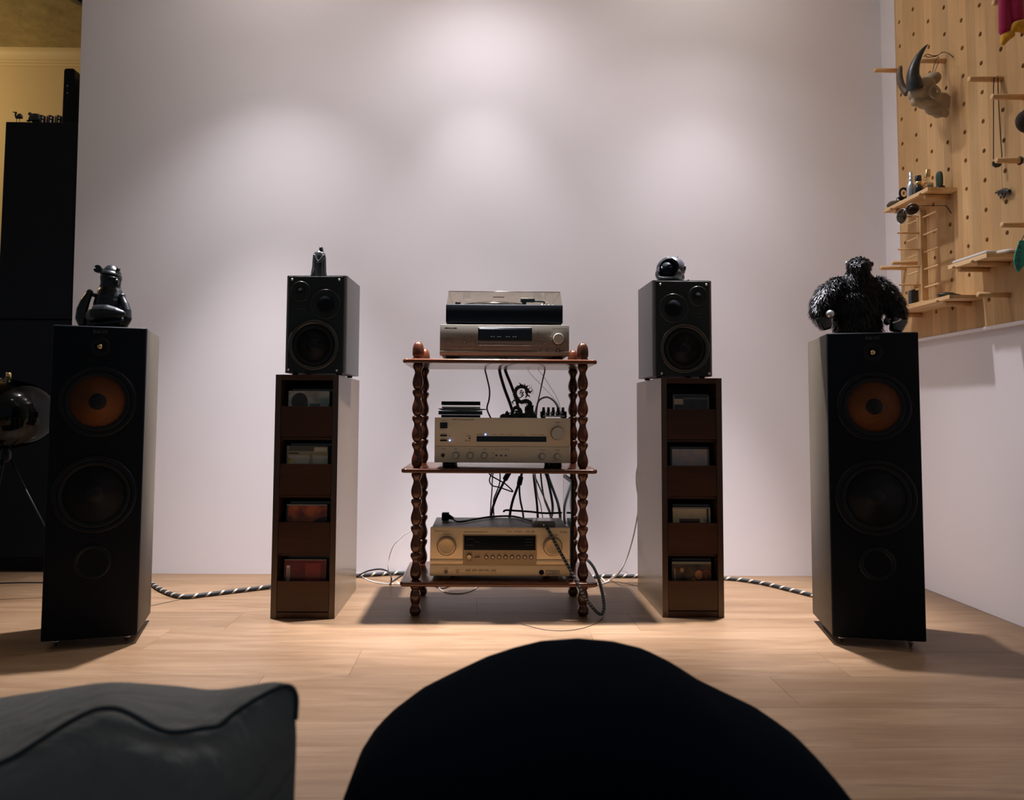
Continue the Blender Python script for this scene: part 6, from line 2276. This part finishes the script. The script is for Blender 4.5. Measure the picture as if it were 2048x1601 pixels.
xa, xb = xs_[0]-.012, xs_[-1]+.012
nx_, ny_ = 56, 28
vs_, fs = [], []
for i in range(nx_+1):
    x = xa+(xb-xa)*i/nx_
    t = 2*i/nx_-1
    dep = .27*max(.02, (1-abs(t)**3))**.5
    zt = height(min(max(x, xs_[0]), xs_[-1]))
    for j in range(ny_+1):
        s_ = -1+2*j/ny_
        f = max(0, 1-abs(s_)**3.0)**.5
        vs_.append((x, .86+.02+dep*s_, zt*f))
for i in range(nx_):
    for j in range(ny_):
        a = i*(ny_+1)+j
        fs.append((a, a+1, a+ny_+2, a+ny_+1))
o0 = len(vs_)
fs.append([i*(ny_+1) for i in range(nx_+1)]+[i*(ny_+1)+ny_ for i in range(nx_, -1, -1)])
fs.append([j for j in range(ny_+1)])
fs.append([nx_*(ny_+1)+j for j in range(ny_+1)])
q.add(vs_, fs, 0, True)
q.v = [(x-.13, y-.86, z) for x, y, z in q.v]
q.build('cover', 'black_fabric', pf_)

cu_ = thing('floor_cushion', 'slate grey cushion with dark piping in the bottom left foreground', 'cushion', (-.5, .85, 0))
# seam line (near edge), from the right corner to the left
seam = [(594, 1400, .752), (590, 1384, .752), (582, 1375, .752), (568, 1374, .750), (545, 1383, .745), (510, 1402, .738), (470, 1428, .730), (440, 1452, .724), (410, 1457, .720), (370, 1464, .716), (335, 1464, .715), (300, 1450, .716), (265, 1430, .718), (230, 1418, .72), (190, 1422, .72), (140, 1446, .716), (80, 1484, .708), (20, 1520, .70), (-60, 1548, .695), (-140, 1560, .69)]
ridge = [(594, 1402, .755), (588, 1393, .757), (578, 1386, .76), (560, 1382, .775), (538, 1380, .81), (508, 1376, .86), (470, 1376, .88), (440, 1378, .89), (410, 1379, .90), (370, 1372, .90), (335, 1368, .91), (300, 1367, .91), (265, 1365, .91), (230, 1365, .91), (190, 1367, .91), (140, 1373, .91), (80, 1380, .91), (20, 1387, .91), (-60, 1400, .91), (-140, 1420, .91)]
lower = [(596, 1470, .750), (594, 1540, .752), (592, 1620, .752), (586, 1660, .75), (560, 1660, .735), (520, 1640, .715), (475, 1630, .70), (440, 1625, .69), (410, 1620, .685), (370, 1620, .68), (335, 1620, .68), (300, 1620, .68), (265, 1620, .68), (230, 1620, .68), (190, 1625, .68), (140, 1640, .68), (80, 1660, .68), (20, 1680, .68), (-60, 1700, .68), (-140, 1720, .68)]
q = MB()
n = len(seam)
rings = []
for i in range(n):
    s_, r_, l_ = Vector(at(*seam[i])), Vector(at(*ridge[i])), Vector(at(*lower[i]))
    m1 = s_.lerp(r_, .5)+Vector((0, 0, .010*min(1, i/4)))
    back = Vector((r_.x, 1.10 if i > 4 else .80+.06*i, r_.z*(.68 if i > 4 else .62)))
    bb = Vector((r_.x, 1.12 if i > 4 else .80+.06*i, .0))
    m2 = s_.lerp(l_, .5)+Vector((0, -.012*min(1, i/5), .012*min(1, i/4)))
    fl = Vector((l_.x, l_.y+.02, 0))
    if i <= 5:
        lim = lambda p: Vector((min(p.x, (588-968)/F_PX*p.y-.004), p.y, p.z))
        back, bb, fl = lim(back), lim(bb), lim(fl)
    rings.append([s_, s_.lerp(r_, .25)+Vector((0, 0, .006*min(1, i/4))), m1, s_.lerp(r_, .78)+Vector((0, 0, .006*min(1, i/4))), r_, r_.lerp(back, .35)+Vector((0, 0, .002)), r_.lerp(back, .7), back, bb, fl, l_.lerp(fl, .5), l_, m2, s_.lerp(l_, .2)+Vector((0, -.004, 0))])
mR = len(rings[0])
vs_ = [p for r_ in rings for p in r_]
fs = []
for i in range(n-1):
    for j in range(mR):
        k = (j+1) % mR
        fs.append((i*mR+j, i*mR+k, (i+1)*mR+k, (i+1)*mR+j))
fs.append(list(range(mR)))
fs.append([(n-1)*mR+j for j in range(mR)])
q.add(vs_, fs, 0, True)
me = bpy.data.meshes.new('t')
me.from_pydata([tuple(Vector(p)-Vector((-.5, .85, 0))) for p in vs_], [], fs)
bm = bmesh.new()
bm.from_mesh(me)
bmesh.ops.recalc_face_normals(bm, faces=bm.faces)
bm.to_mesh(me)
bm.free()
o = bpy.data.objects.new('t', me)
COL.objects.link(o)
md = o.modifiers.new('s', 'SUBSURF')
md.levels = 2
md.render_levels = 2
evaluated(o, 'cover', 'grey_fabric', cu_)
q = MB().tube([Vector(at(*p))+Vector((0, -.002, .001)) for p in [(592, 1440, .751)]+seam[:-1]], .0026, 8)
q.build('piping', 'piping', cu_, world=True)
